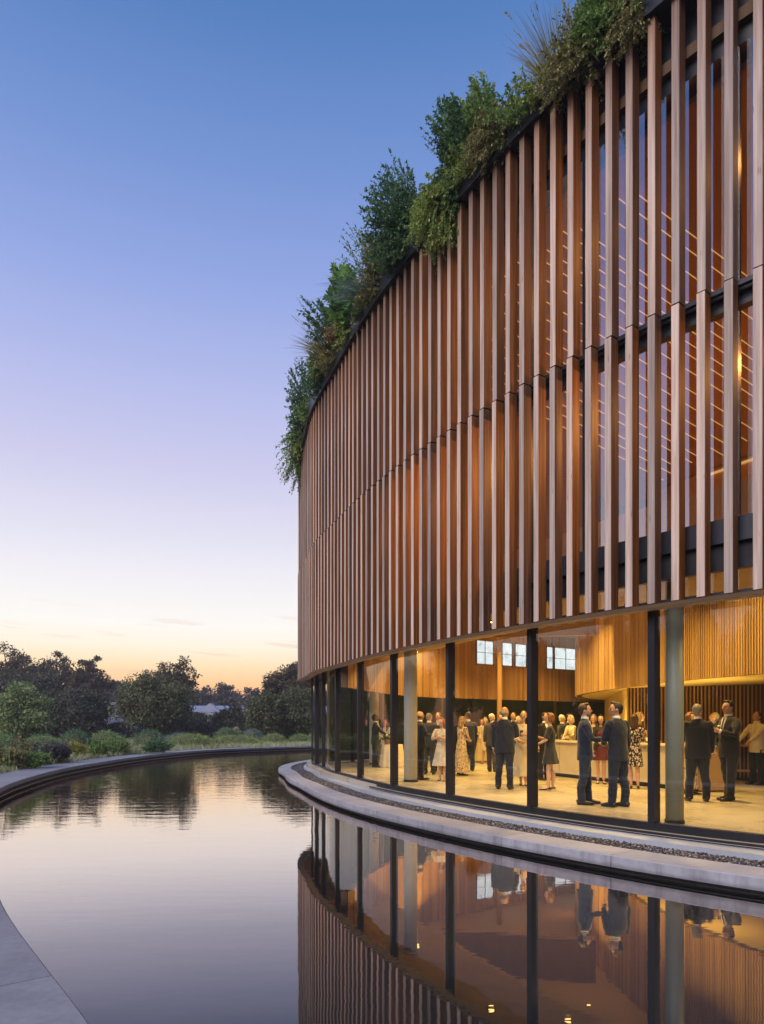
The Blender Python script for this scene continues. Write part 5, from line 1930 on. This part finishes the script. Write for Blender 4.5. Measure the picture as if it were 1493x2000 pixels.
grass_clump('blue grey feathery grass hanging over the fascia', (*BLD.off(s, 0.02), 11.36), 0.3, 300, 0.85, 0.014, G_BLUE, 1.0, 1.15, (-0.5, -0.35), group=RG)
roof_shrub('grey flowering herb below the feathery grass', 684, 724, 555, 640, G_GREY, 110, 28, 0.06, xf=708, droop=0.7)
roof_shrub('olive bush at the foot of the tall dark shrub', 700, 765, 455, 545, G_OLIVE, 170, 28, 0.07, xf=752, droop=0.4)
roof_shrub('tall dark shrub with wiry tops against the sky', 692, 818, 335, 525, G_DARK, 300, 32, 0.07, xf=800, droop=0.25)
roof_shrub('wiry twigs with small leaves above the dark shrub', 735, 815, 290, 400, G_DARK, 60, 30, 0.06, xf=815, upright=0.1, droop=0.0)
roof_shrub('thin wiry sprays rising left of the dark shrub', 655, 740, 420, 540, G_MID, 40, 30, 0.06, xf=735, upright=0.05, droop=0.0)
roof_shrub('thin dark sprays rising behind the evergreens', 820, 900, 190, 300, G_DARK, 36, 30, 0.06, xf=905, upright=0.05, droop=0.0)
roof_shrub('leafy sprays between the fountain grass and the top bush', 1070, 1150, 10, 130, G_OLIVE, 60, 30, 0.05, xf=1130, upright=0.1, droop=0.2)
roof_shrub('big light green bush spilling over the timber slats', 800, 912, 325, 505, G_LIME, 420, 34, 0.06, xf=872, inset=-0.1, droop=0.45)
roof_shrub('dark bush leaning on the big light green one', 850, 925, 255, 420, G_DARK, 240, 32, 0.06, xf=900, droop=0.3)
roof_shrub('tall upright evergreen shrub on the roof edge', 842, 930, 170, 320, G_DARK, 150, 36, 0.085, xf=925, upright=0.1, droop=0.0)
roof_shrub('second upright evergreen close to the tall one', 900, 980, 148, 290, G_MID, 120, 34, 0.085, xf=960, upright=0.1, droop=0.0)
roof_shrub('olive trailing plant hanging over the fascia beside the tall grass', 918, 1040, 190, 310, G_OLIVE, 260, 34, 0.055, xf=985, inset=-0.05, droop=0.7)
roof_shrub('small rust leaved plant behind the olive trailer', 905, 960, 235, 300, G_BROWN, 60, 26, 0.06, xf=945, droop=0.3)
s, p = roof_at(1078)
grass_clump('tall fountain grass with dark seed heads on the roof edge', (*BLD.off(s, -0.12), 11.36), 0.20, 420, 1.0, 0.011, G_OLIVE, 0.55, 0.30, (-0.18, 0), 12, G_BROWN, group=RG)
roof_shrub('small leaved trailer to the right of the tall grass', 1050, 1190, 55, 190, G_OLIVE, 300, 36, 0.05, xf=1135, inset=-0.08, droop=0.7)
roof_shrub('leafy bush at the top edge of the picture', 1110, 1220, -50, 120, G_MID, 340, 36, 0.055, xf=1200, droop=0.3)
roof_shrub('hanging strands of ivy like leaves beside the top bush', 1180, 1290, -60, 95, G_OLIVE, 260, 36, 0.05, xf=1240, inset=-0.12, droop=0.8)
COVER = [(590, 'leafy mat curling round the narrow tip of the planter', G_DARK), (604, 'low mat of leaves at the very tip of the planter', G_MID), (628, 'low dark mat of leaves under the tip bush', G_DARK), (655, 'low olive mat of leaves under the olive grass', G_OLIVE),
         (683, 'low green mat of leaves below the rust brown bush', G_LIME), (712, 'low mat of leaves below the grey herb', G_MID), (738, 'low olive mat of leaves beside the feathery grass', G_OLIVE),
         (782, 'low dark mat of leaves at the foot of the tall dark shrub', G_DARK), (828, 'low green mat of leaves left of the big light green bush', G_MID), (915, 'low green mat of leaves right of the big light green bush', G_LIME),
         (955, 'low olive mat of leaves below the evergreens', G_OLIVE), (1010, 'low green mat of leaves below the olive trailer', G_MID), (1060, 'low mat of leaves at the foot of the fountain grass', G_LIME),
         (1160, 'low dark mat of leaves below the top bush', G_DARK), (1215, 'low green mat of leaves below the hanging strands', G_MID)]
for xq, lab, m_ in COVER:
    s, p = roof_at(xq)
    q = BLD.off(s, -0.05)
    shrub(lab, 'shrub', (q[0], q[1], 11.50), (0.62, 0.62, 0.42), 150, 28, 0.062, m_, 0.8, base=(*BLD.off(s, -0.25), 11.36), group=RG)
# a few more out of the frame so that the planting goes on
for k, sx in enumerate((13.0, 14.3, 15.6)):
    q = BLD.off(sx, -0.15)
    shrub(('bushy green plant further along the roof edge', 'olive plant further along the roof edge', 'dark plant at the far right of the roof edge')[k], 'shrub',
          (q[0], q[1], 11.8), (0.6, 0.6, 0.6), 200, 30, 0.055, (G_MID, G_OLIVE, G_DARK)[k], base=(q[0], q[1], 11.36), group=RG)

# ------------------------------------------------------------------ trees
T_DARK = mat_leaf('tree_dark', ((0.0348, 0.0392, 0.0261), (0.0739, 0.0783, 0.0478), (0.1305, 0.1305, 0.0783)), 0.6, 0.2, 0.5)
T_OLIVE = mat_leaf('tree_olive', ((0.055, 0.065, 0.03), (0.125, 0.138, 0.06), (0.213, 0.225, 0.1)), 0.6, 0.25, 0.5)
T_GREEN = mat_leaf('tree_green', ((0.111, 0.163, 0.059), (0.261, 0.342, 0.124), (0.424, 0.5, 0.202)), 0.6, 0.25, 0.5)
T_RUST = mat_leaf('tree_rust', ((0.058, 0.046, 0.028), (0.104, 0.086, 0.048), (0.155, 0.126, 0.070)), 0.6, 0.35, 0.5)
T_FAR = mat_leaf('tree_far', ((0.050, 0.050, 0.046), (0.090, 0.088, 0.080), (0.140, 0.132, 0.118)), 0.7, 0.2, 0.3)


def tree(label, x, y, h, w, mat, ncl=70, nl=130, leaf=0.26, clear=0.18, open_=0.0, group='trees beyond the meadow', name='tree', zb=0.0, skew=0.0):
    """trunk, limbs to each leaf cluster, crown of leaf clusters; open_ leaves gaps towards the top"""
    rc = w / 2
    z0 = h * clear
    cz = (h + z0) / 2; rz_ = (h - z0) / 2
    k = rand_dirs(7)
    cl = []
    while len(cl) < ncl:
        d = rand_dirs(1)[0]
        lob = (0.72 if open_ else 0.84) + (0.36 if open_ else 0.16) * max(0, (np.max(k @ d) - 0.6) / 0.4)
        rr = random.random() ** 0.36 * lob * 0.9
        c = np.array((d[0] * rc * rr + skew * d[2], d[1] * rc * rr, cz + d[2] * rz_ * rr))
        if c[2] > h: continue
        cl.append(c)
    cl = np.array(cl)
    cr = (0.24 if open_ else 0.31) * min(rc, rz_) * RNG.uniform(0.6, 1.25, ncl)
    up = np.clip((cl[:, 2] - cz) / rz_, 0, 1)
    cr = cr * (1 - 0.30 * open_ * up)
    P = cl[:, None] + rand_dirs(ncl * nl).reshape(ncl, nl, 3) * (RNG.random((ncl, nl, 1)) ** 0.45) * cr[:, None, None] * np.array((1.15, 1.15, 0.8))
    P = P.reshape(-1, 3)
    out = P - np.array((0, 0, cz)); out /= np.linalg.norm(out, axis=1, keepdims=True) + 1e-9
    D = rand_dirs(len(P)) * 0.9 + out * 0.4 - np.array((0, 0, 0.15))
    Nn = rand_dirs(len(P)) * 0.6 + np.array((0, 0, 0.7)) + out * 0.3
    L = leaf * RNG.uniform(0.6, 1.3, len(P))
    v, f = leaf_quads(P, D, Nn, L, L * 0.62, 0.1)
    root = tag(empty(name, (x, y, zb)), label, 'tree', group)
    link('crown', np_mesh('crown', v, f), mat, root)
    tr_ = [tube_np(np.array([(0, 0, -0.3), (0.03 * w, 0, h * 0.2), (-0.01 * w, 0.02 * w, h * 0.5), (0, 0, h * 0.82)]), 0.035 * h, 0.008 * h, 8)]
    for c in cl[::2]:
        s = np.array((0, 0, min(c[2] * 0.72, h * 0.55)))
        m = (s + c) / 2 + np.array((0, 0, 0.06 * h))
        t = np.linspace(0, 1, 5)[:, None]
        tr_.append(tube_np((1 - t) ** 2 * s + 2 * t * (1 - t) * m + t * t * c, 0.010 * h, 0.002 * h, 4))
    v, f = join(tr_)
    link('trunk', np_mesh('trunk', v, f), M_TRUNK, root)
    return root


def tree_px(label, x, w, top, D, mat, **kw):
    p = px(x, D)
    return tree(label, p[0], p[1], zpx(top, D), w * D / 1333, mat, **kw)


tree_px('round pale green tree at the left edge of the meadow', 44, 118, 1328, 46, T_GREEN, ncl=108, nl=130, leaf=0.17, clear=0.03)
tA = tree_px('tall open crowned tree at the far left edge', 20, 190, 1258, 86, T_RUST, ncl=124, nl=110, leaf=0.34, open_=0.7)
tree_px('tall spreading tree second from the left', 110, 130, 1268, 90, T_RUST, ncl=108, nl=110, leaf=0.34, open_=0.6)
tree_px('tall tree whose crown slopes down to the right', 172, 92, 1276, 88, T_RUST, ncl=93, nl=110, leaf=0.34, open_=0.5)
tB = tree_px('broad dark tree behind the pale green one', 52, 190, 1308, 76, T_DARK, ncl=148, nl=130, leaf=0.30, clear=0.05)
tree_px('low dark tree left of the white villa', 158, 125, 1334, 62, T_DARK, ncl=135, nl=130, leaf=0.24, clear=0.02)
tree_px('dark bush like tree between the pale green tree and the low one', 100, 90, 1345, 66, T_DARK, ncl=94, nl=120, leaf=0.25, clear=0.02)
tree_px('great round tree standing alone in the middle', 303, 150, 1306, 58, T_OLIVE, ncl=202, nl=150, leaf=0.22, clear=0.02)
tree_px('open crowned tree rising behind the great round one', 332, 108, 1276, 76, T_RUST, ncl=99, nl=110, leaf=0.28, open_=0.7, skew=0.8)
tree_px('distant grey tree between the two groups', 232, 80, 1320, 120, T_FAR, ncl=60, nl=110, leaf=0.42, clear=0.05, open_=0.2)
tree_px('distant grey tree left of the great round one', 275, 70, 1326, 124, T_FAR, ncl=50, nl=110, leaf=0.42, clear=0.05)
tree_px('distant grey tree just right of the great round one', 396, 64, 1333, 120, T_FAR, ncl=50, nl=110, leaf=0.40, clear=0.05, open_=0.2)
tree_px('distant tree with an airy top above the pavilion', 446, 72, 1324, 118, T_FAR, ncl=56, nl=110, leaf=0.40, clear=0.05, open_=0.5)
tree_px('distant low grey tree beside the right hand group', 492, 70, 1338, 114, T_FAR, ncl=50, nl=110, leaf=0.40, clear=0.05)
tree_px('dark bush in front of the white pavilion', 450, 76, 1373, 66, T_DARK, ncl=81, nl=120, leaf=0.22, clear=0.0)
tree_px('small dark bush at the left end of the pavilion', 392, 40, 1388, 66, T_DARK, ncl=54, nl=110, leaf=0.20, clear=0.0)
tree_px('tall airy tree nearest the building', 578, 110, 1272, 76, T_RUST, ncl=124, nl=110, leaf=0.27, open_=0.6)
tree_px('airy tree leaning out left of the tallest one', 538, 70, 1306, 74, T_RUST, ncl=83, nl=100, leaf=0.26, open_=0.6)
tree_px('green rounded tree at the right of the white pavilion', 520, 84, 1346, 58, T_OLIVE, ncl=121, nl=130, leaf=0.20, clear=0.0)
tree_px('broad green tree half hidden by the building', 588, 110, 1338, 60, T_OLIVE, ncl=148, nl=130, leaf=0.21, clear=0.0)
tree_px('dark tree behind the narrow end of the building', 655, 120, 1300, 78, T_DARK, ncl=108, nl=110, leaf=0.30, clear=0.02)


for lab, xq, w_, top, D_ in (('far belt tree behind the white villa', 215, 120, 1330, 140), ('far belt tree left of the round one', 268, 110, 1336, 138), ('far belt tree behind the round one', 345, 130, 1338, 142),
                            ('far belt tree behind the pavilion', 420, 120, 1336, 140), ('far belt tree at the right end of the pavilion', 480, 120, 1342, 138), ('far belt tree behind the airy pair', 545, 120, 1336, 142)):
    tree_px(lab, xq, w_, top, D_, T_FAR, ncl=80, nl=110, leaf=0.55, clear=0.0)


def copy_tree(src, x, y, s, rz, label):
    r = src.copy(); COL.objects.link(r)
    r.location = (x, y, 0); r.scale = (s,) * 3; r.rotation_euler = (0, 0, rz); r['label'] = label
    for ch in src.children:
        c = ch.copy(); COL.objects.link(c); c.parent = r
    return r


# trees standing out of the frame to the left, seen only as reflections in the glass
for k, (x, y, s, rz, lab) in enumerate(((-33, -24, 0.95, 0.4, 'tall tree beside the pool far behind the viewpoint'), (-27, -18, 1.05, 1.5, 'broad tree beside the pool behind the viewpoint'), (-34, -13, 0.9, 2.6, 'tall tree beside the pool level with the viewpoint'),
                                        (-27, -9, 1.0, 3.5, 'broad tree at the near end of the left bank'), (-35, -3, 0.95, 4.4, 'tall tree on the left bank of the pool'), (-28, 0, 1.0, 5.2, 'broad tree on the left bank of the pool'),
                                        (-36, 7, 0.9, 0.9, 'tall tree further along the left bank'), (-29, 9, 0.95, 2.0, 'broad tree further along the left bank'), (-32, 17, 0.95, 3.0, 'broad tree just outside the left edge of the meadow'),
                                        (-20, -30, 1.0, 4.0, 'broad tree behind the terrace'),
                                        (-41, 26, 1.0, 0.3, 'broad tree beyond the left end of the meadow'), (-46, 35, 1.05, 1.2, 'tall tree beyond the left end of the meadow'), (-40, 43, 1.0, 2.2, 'broad tree past the left edge of the meadow'),
                                        (-45, 54, 1.05, 3.3, 'broad tree far past the left edge of the meadow'), (-52, 26, 1.1, 4.6, 'broad tree in the second row on the left bank'))):
    copy_tree(tA if lab.startswith('tall') else tB, x, y, s, rz, lab)

# a long dark hedge closing the far side of the meadow
hx = np.linspace(-46, 2, 60)
n = 26000
xx = RNG.uniform(-48, 4, n)
yy = 66 + RNG.normal(0, 0.8, n) + 2.5 * np.sin(xx * 0.12)
hh = 1.35 + 0.5 * np.sin(xx * 0.5) * np.sin(xx * 0.13 + 1) + 0.25 * np.sin(xx * 1.7)
zz = hh * RNG.random(n) ** 0.7
v, f = leaf_quads(np.stack([xx, yy, zz], 1), rand_dirs(n) + np.array((0, -0.3, 0.3)), rand_dirs(n), 0.30 * RNG.uniform(0.6, 1.2, n), 0.19)
hd = tag(empty('hedge', (-22, 66, 0)), 'long dark hedge along the far side of the meadow', 'hedge')
link('foliage', np_mesh('foliage', v - np.array((-22, 66, 0)), f), T_DARK, hd)

n = 22000
yy = RNG.uniform(-34, 16, n)
xx = -25.5 + RNG.normal(0, 0.6, n) + 0.8 * np.sin(yy * 0.3)
zz = (2.9 + 0.5 * np.sin(yy * 0.9)) * RNG.random(n) ** 0.75
v, f = leaf_quads(np.stack([xx, yy, zz], 1), rand_dirs(n) + np.array((0.3, 0, 0.3)), rand_dirs(n), 0.32 * RNG.uniform(0.6, 1.2, n), 0.20)
hd = tag(empty('hedge', (-25.5, -9, 0)), 'tall dark hedge along the left bank, seen only in the glass', 'hedge')
link('foliage', np_mesh('foliage', v - np.array((-25.5, -9, 0)), f), T_DARK, hd)

# ------------------------------------------------------------------ evening haze over the park
hz, t_, out_ = new_mat('evening_haze')
pv_ = N(t_, 'ShaderNodeVolumePrincipled')
pv_.inputs['Color'].default_value = (0.88, 0.87, 0.87, 1)
pv_.inputs['Density'].default_value = 0.0010
pv_.inputs['Anisotropy'].default_value = 0.2
t_.links.new(pv_.outputs[0], out_.inputs['Volume'])
mb = MB(); mb.box(-150, 90, -60, 165, -1.9, 14.0)
tag(mb.build('haze', hz), 'thin lilac evening haze over the pool and park', 'haze', kind='stuff')

# ------------------------------------------------------------------ the two pale buildings among the trees
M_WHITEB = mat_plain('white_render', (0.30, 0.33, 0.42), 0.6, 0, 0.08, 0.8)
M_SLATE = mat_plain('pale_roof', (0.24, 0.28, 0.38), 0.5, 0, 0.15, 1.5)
p = px(232, 100)
vb = tag(empty('villa', (p[0], p[1], 0), R(-8)), 'white villa glimpsed between the trees left of the round one', 'building')
mb = MB(); mb.box(-1.6, 3.2, 0, 4, 0, 4.4); mb.build('wall', M_WHITEB, vb)
mb = MB(); mb.box(-1.85, 3.4, -0.25, 4.2, 4.4, 4.75); mb.build('roof', M_WHITEB, vb)
mb = MB(); mb.box(-2.6, 3.2, -1.0, -0.02, 0, 2.4); mb.build('porch', M_WHITEB, vb)
for kx in range(4):
    for z0, z1 in ((2.75, 3.95),):
        mb = MB(); mb.box(-1.25 + kx * 1.05, -0.7 + kx * 1.05, -0.03, 0.05, z0, z1); w_ = mb.build('window', M_DARKGLASS, vb)
        mb = MB(); mb.box(-1.30 + kx * 1.05, -0.65 + kx * 1.05, -0.08, -0.031, z0 - 0.1, z0); mb.build('sill', M_WHITEB, w_)
        mb = MB(); mb.box(-0.995 + kx * 1.05, -0.955 + kx * 1.05, -0.05, -0.031, z0, z1); mb.build('glazing_bar', M_WHITEB, w_)
p = px(430, 100)
pv = tag(empty('pavilion', (p[0], p[1], 0), R(4)), 'long white pavilion with a low gable between the round tree and the right hand group', 'building')
mb = MB(); mb.box(-4.6, 5.0, 0, 4, 0, 3.35); mb.build('wall', M_WHITEB, pv)
mb = MB()
mb.add([(-4.9, -0.3, 3.35), (5.3, -0.3, 3.35), (5.3, 4.3, 3.35), (-4.9, 4.3, 3.35), (-4.9, 2, 4.3), (5.3, 2, 4.3)], [(0, 1, 5, 4), (2, 3, 4, 5), (0, 4, 3), (1, 2, 5), (3, 2, 1, 0)])
mb.build('roof', M_SLATE, pv)
mb = MB()
mb.add([(-3.0, -0.6, 3.30), (0.2, -0.6, 3.30), (-1.4, -0.6, 4.6), (-3.0, 2.2, 3.30), (0.2, 2.2, 3.30), (-1.4, 2.2, 4.6)], [(0, 1, 2), (5, 4, 3), (0, 2, 5, 3), (1, 4, 5, 2), (0, 3, 4, 1)])
mb.build('gable', M_WHITEB, pv)
mb = MB(); mb.box(-3.0, 0.2, -0.55, 0.0, 0, 3.3); mb.build('gable_wall', M_WHITEB, pv)
for kx in range(8):
    x0 = -4.3 + kx * 1.15
    mb = MB(); y_ = -0.6 if -3.1 < x0 < 0.1 else -0.04
    mb.box(x0, x0 + 0.7, y_, y_ + 0.1, 1.6, 2.9); w_ = mb.build('window', M_DARKGLASS, pv)
    mb = MB(); mb.box(x0 + 0.33, x0 + 0.37, y_ - 0.02, y_ - 0.001, 1.6, 2.9); mb.build('glazing_bar', M_WHITEB, w_)

# ------------------------------------------------------------------ the meadow
poly = RING.off(np.linspace(0, RING.L, 300, endpoint=False), 1.26, -1)


def inside(P, poly):
    x, y = P[:, 0], P[:, 1]
    c = np.zeros(len(P), bool)
    n = len(poly)
    j = n - 1
    for i in range(n):
        xi, yi, xj, yj = *poly[i], *poly[j]
        m = ((yi > y) != (yj > y)) & (x < (xj - xi) * (y - yi) / (yj - yi + 1e-12) + xi)
        c ^= m
        j = i
    return c


def mound(label, x, w, top, D, mat, n=2600, L=0.34, W=0.03, depth=1.0, group='clumps in the meadow', cat='grass', name='grass_mound', rough=0.4, spiky=0.6):
    p = px(x, D)
    r = w / 2 * D / 1333
    h = max(0.25, zpx(top, D)) * 0.97
    ry = r * depth
    d = rand_dirs(n); d[:, 2] = abs(d[:, 2])
    k = rand_dirs(8)
    lob = 0.90 + 0.12 * np.max(d @ k.T, axis=1, keepdims=True)
    P = d * lob * np.array((r, ry, h)) * RNG.uniform(0.72, 0.98, (n, 1))
    D_ = d * np.array((0.8, 0.8, 0.6)) + np.array((0, 0, spiky)) + RNG.normal(size=(n, 3)) * rough
    v, f = blades(P - D_ * L * 0.5, D_, L * RNG.uniform(0.6, 1.2, n), W, 0.25, 2)
    v[:, 2] = np.maximum(v[:, 2], -0.05)
    root = tag(empty(name, (p[0], p[1], 0)), label, cat, group)
    link('blades', np_mesh('blades', v, f), mat, root)
    co = MB(); co.ball((0, 0, 0), (r * 0.86, ry * 0.86, h * 0.84), 18, 12)
    link('core', co.mesh('core', True), M_CORE, root)
    return root


M_CORE = mat_plain('dry_core', (0.09, 0.10, 0.045), 0.9, 0, 0.3, 4)


def bush(label, x, w, top, D, mat, n=260, leaf=0.10, group='clumps in the meadow'):
    p = px(x, D)
    r = w / 2 * D / 1333
    h = zpx(top, D)
    return shrub(label, 'shrub', (p[0], p[1], h * 0.5), (r, r * 0.9, h * 0.55), n, 28, leaf, mat, base=(p[0], p[1], 0.0), group=group, name='meadow_shrub', droop=0.1)


mound('flat clipped bank of dark grass below the pale green tree', 55, 110, 1424, 52, G_DARK, 4200, 0.3, 0.05)
mound('tall rounded grass at the left edge of the meadow', 2, 60, 1428, 34, G_MID, 2600)
mound('long sage mound left of the dark round one', 82, 84, 1434, 37, G_MID, 3200, 0.3, 0.03)
mound('dark round mound in the second row', 148, 66, 1421, 39, G_DARK, 3200)
mound('green domed mound right of the dark one', 208, 72, 1423, 41, G_MID, 3200)
mound('domed mound behind the white flowers', 292, 66, 1420, 42, G_DARK, 3200)
mound('low sage mound behind the bright tussock', 348, 70, 1429, 46, G_BLUE, 2600)
mound('bright green shaggy tussock at the pool rim', 372, 96, 1430, 45, G_LIME, 4600, 0.40, 0.03, 0.7)
mound('dark clipped dome below the pavilion', 443, 60, 1417, 54, G_DARK, 3000, 0.26, 0.04)
mound('small golden dome touching the dark clipped one', 462, 28, 1416, 56, G_STRAW, 1400, 0.24, 0.04)
mound('rounded sage mound right of the golden dome', 494, 52, 1420, 56, G_BLUE, 2400, 0.28, 0.04)
mound('long low bright grass beside the far rim', 462, 110, 1434, 50, G_LIME, 4600, 0.36, 0.035, 0.5)
mound('round bright dome near the end of the far rim', 534, 52, 1430, 53, G_LIME, 3000, 0.3, 0.03)
mound('round dome beside the glass corner', 585, 50, 1431, 54, G_MID, 3000, 0.3, 0.03)
mound('last dome partly hidden by the glass corner', 614, 40, 1429, 54, G_LIME, 2200, 0.3, 0.03)
mound('flat blue grey mound behind the two end domes', 580, 64, 1424, 60, G_BLUE, 2400, 0.28, 0.04, 0.6)
mound('pale low mound between the end domes', 556, 26, 1431, 60, G_GREY, 1200, 0.22, 0.04)
bush('dark purple green bush at the rim of the pool', 104, 88, 1450, 26.5, mat_leaf('leaf_purple', ((0.072, 0.057, 0.079), (0.143, 0.129, 0.143), (0.251, 0.269, 0.215))), 300, 0.085)
bush('yellow flowering bush beside the purple green one', 150, 50, 1450, 30, mat_leaf('leaf_yellow', ((0.215, 0.251, 0.054), (0.5, 0.466, 0.089), (0.5, 0.5, 0.143))), 200, 0.085)
bush('loose green herb left of the yellow bush', 190, 50, 1444, 32, G_MID, 190, 0.09)
bush('shaggy bush left of the purple green one', 42, 74, 1440, 27, G_OLIVE, 260, 0.09)
bush('green bush in front of the domed mound', 232, 50, 1440, 34, G_MID, 190, 0.09)
bush('dark herb under the white flowers', 305, 60, 1446, 36, G_DARK, 200, 0.09)
bush('low bush in the corner by the left rim', 12, 80, 1456, 23, G_OLIVE, 260, 0.08)
bush('green bush by the left rim behind the corner', 70, 60, 1466, 23.5, G_MID, 200, 0.075)
bush('pale herb at the foot of the bright tussock', 425, 60, 1446, 46.5, G_OLIVE, 200, 0.08)


def meadow():
    n = 200000
    D = 15 + 50 * RNG.random(n) ** 1.5
    x = RNG.uniform(-120, 640, n)
    P = np.stack([(x - 746.5) * D / 1333, D], 1)
    P = P[~inside(P, poly)]
    # patchy: keep more where a slow noise is high
    q = np.sin(P[:, 0] * 0.9 + 2 * np.sin(P[:, 1] * 0.35)) + np.sin(P[:, 1] * 0.7 + P[:, 0] * 0.4)
    P = P[RNG.random(len(P)) < 0.35 + 0.32 * (q + 2) / 4][:75000]
    m = len(P)
    q = np.sin(P[:, 0] * 0.9 + 2 * np.sin(P[:, 1] * 0.35)) + np.sin(P[:, 1] * 0.7 + P[:, 0] * 0.4)
    Lb = (0.28 + 0.30 * (q + 2) / 4) * RNG.uniform(0.5, 1.2, m)
    P3 = np.column_stack([P, np.full(m, -0.10)])
    v, f = blades(P3, np.stack([RNG.normal(0, 0.35, m), RNG.normal(0, 0.35, m), np.ones(m)], 1), Lb, 0.014 + 0.0006 * P[:, 1], 0.3, 2)
    mt = mat_leaf('meadow_grass', ((0.246, 0.276, 0.108), (0.468, 0.5, 0.208), (0.5, 0.5, 0.419)), 0.7, 0.3, 0.25)
    o = link('meadow_grass', np_mesh('meadow_grass', v, f), mt)
    tag(o, 'mixed wild grass filling the meadow between the clumps', 'grass', kind='stuff')
    # flower heads: white umbels and a few yellow
    pts = []
    for cx, w, D0, D1, k in ((275, 100, 33, 37, 150), (305, 60, 36, 40, 60), (120, 90, 23.5, 26, 26), (60, 120, 23, 28, 40), (180, 20, 28.5, 30, 30), (20, 60, 21, 25, 24), (430, 80, 41, 44, 40), (200, 80, 30, 35, 40)):
        Dk = RNG.uniform(D0, D1, k); xk = cx + RNG.normal(0, w / 3, k)
        pts.append(np.stack([(xk - 746.5) * Dk / 1333, Dk, RNG.uniform(0.45, 1.0, k)], 1))
    Q = np.vstack(pts); Q = Q[~inside(Q[:, :2], poly)]
    parts = []
    for c in Q:
        mm = 9
        a = np.linspace(0, 6.28, mm, endpoint=False)
        u = np.stack([np.cos(a), np.sin(a), np.full(mm, 0.35)], 1)
        parts.append(leaf_quads(c + u * 0.005, u, np.tile((0, 0, 1.0), (mm, 1)) + u * -0.3, 0.055 * random.uniform(0.7, 1.3), 0.032))
    v, f = join(parts)
    link_o = link('wildflowers', np_mesh('wildflowers', v, f), mat_leaf('petal_white', ((0.50, 0.48, 0.42), (0.66, 0.64, 0.58), (0.78, 0.76, 0.70)), 0.7, 0.2))
    tag(link_o, 'scattered white flower heads among the meadow grass', 'flowers', kind='stuff')
    v, f = join([tube_np(np.array([(c[0], c[1], -0.1), (c[0] + 0.02, c[1], c[2] * 0.5), tuple(c)]), 0.006, 0.004, 3) for c in Q])
    st_ = link('flower_stalks', np_mesh('flower_stalks', v, f), G_MID)
    tag(st_, 'thin green stalks under the white flower heads', 'flowers', kind='stuff')


meadow()
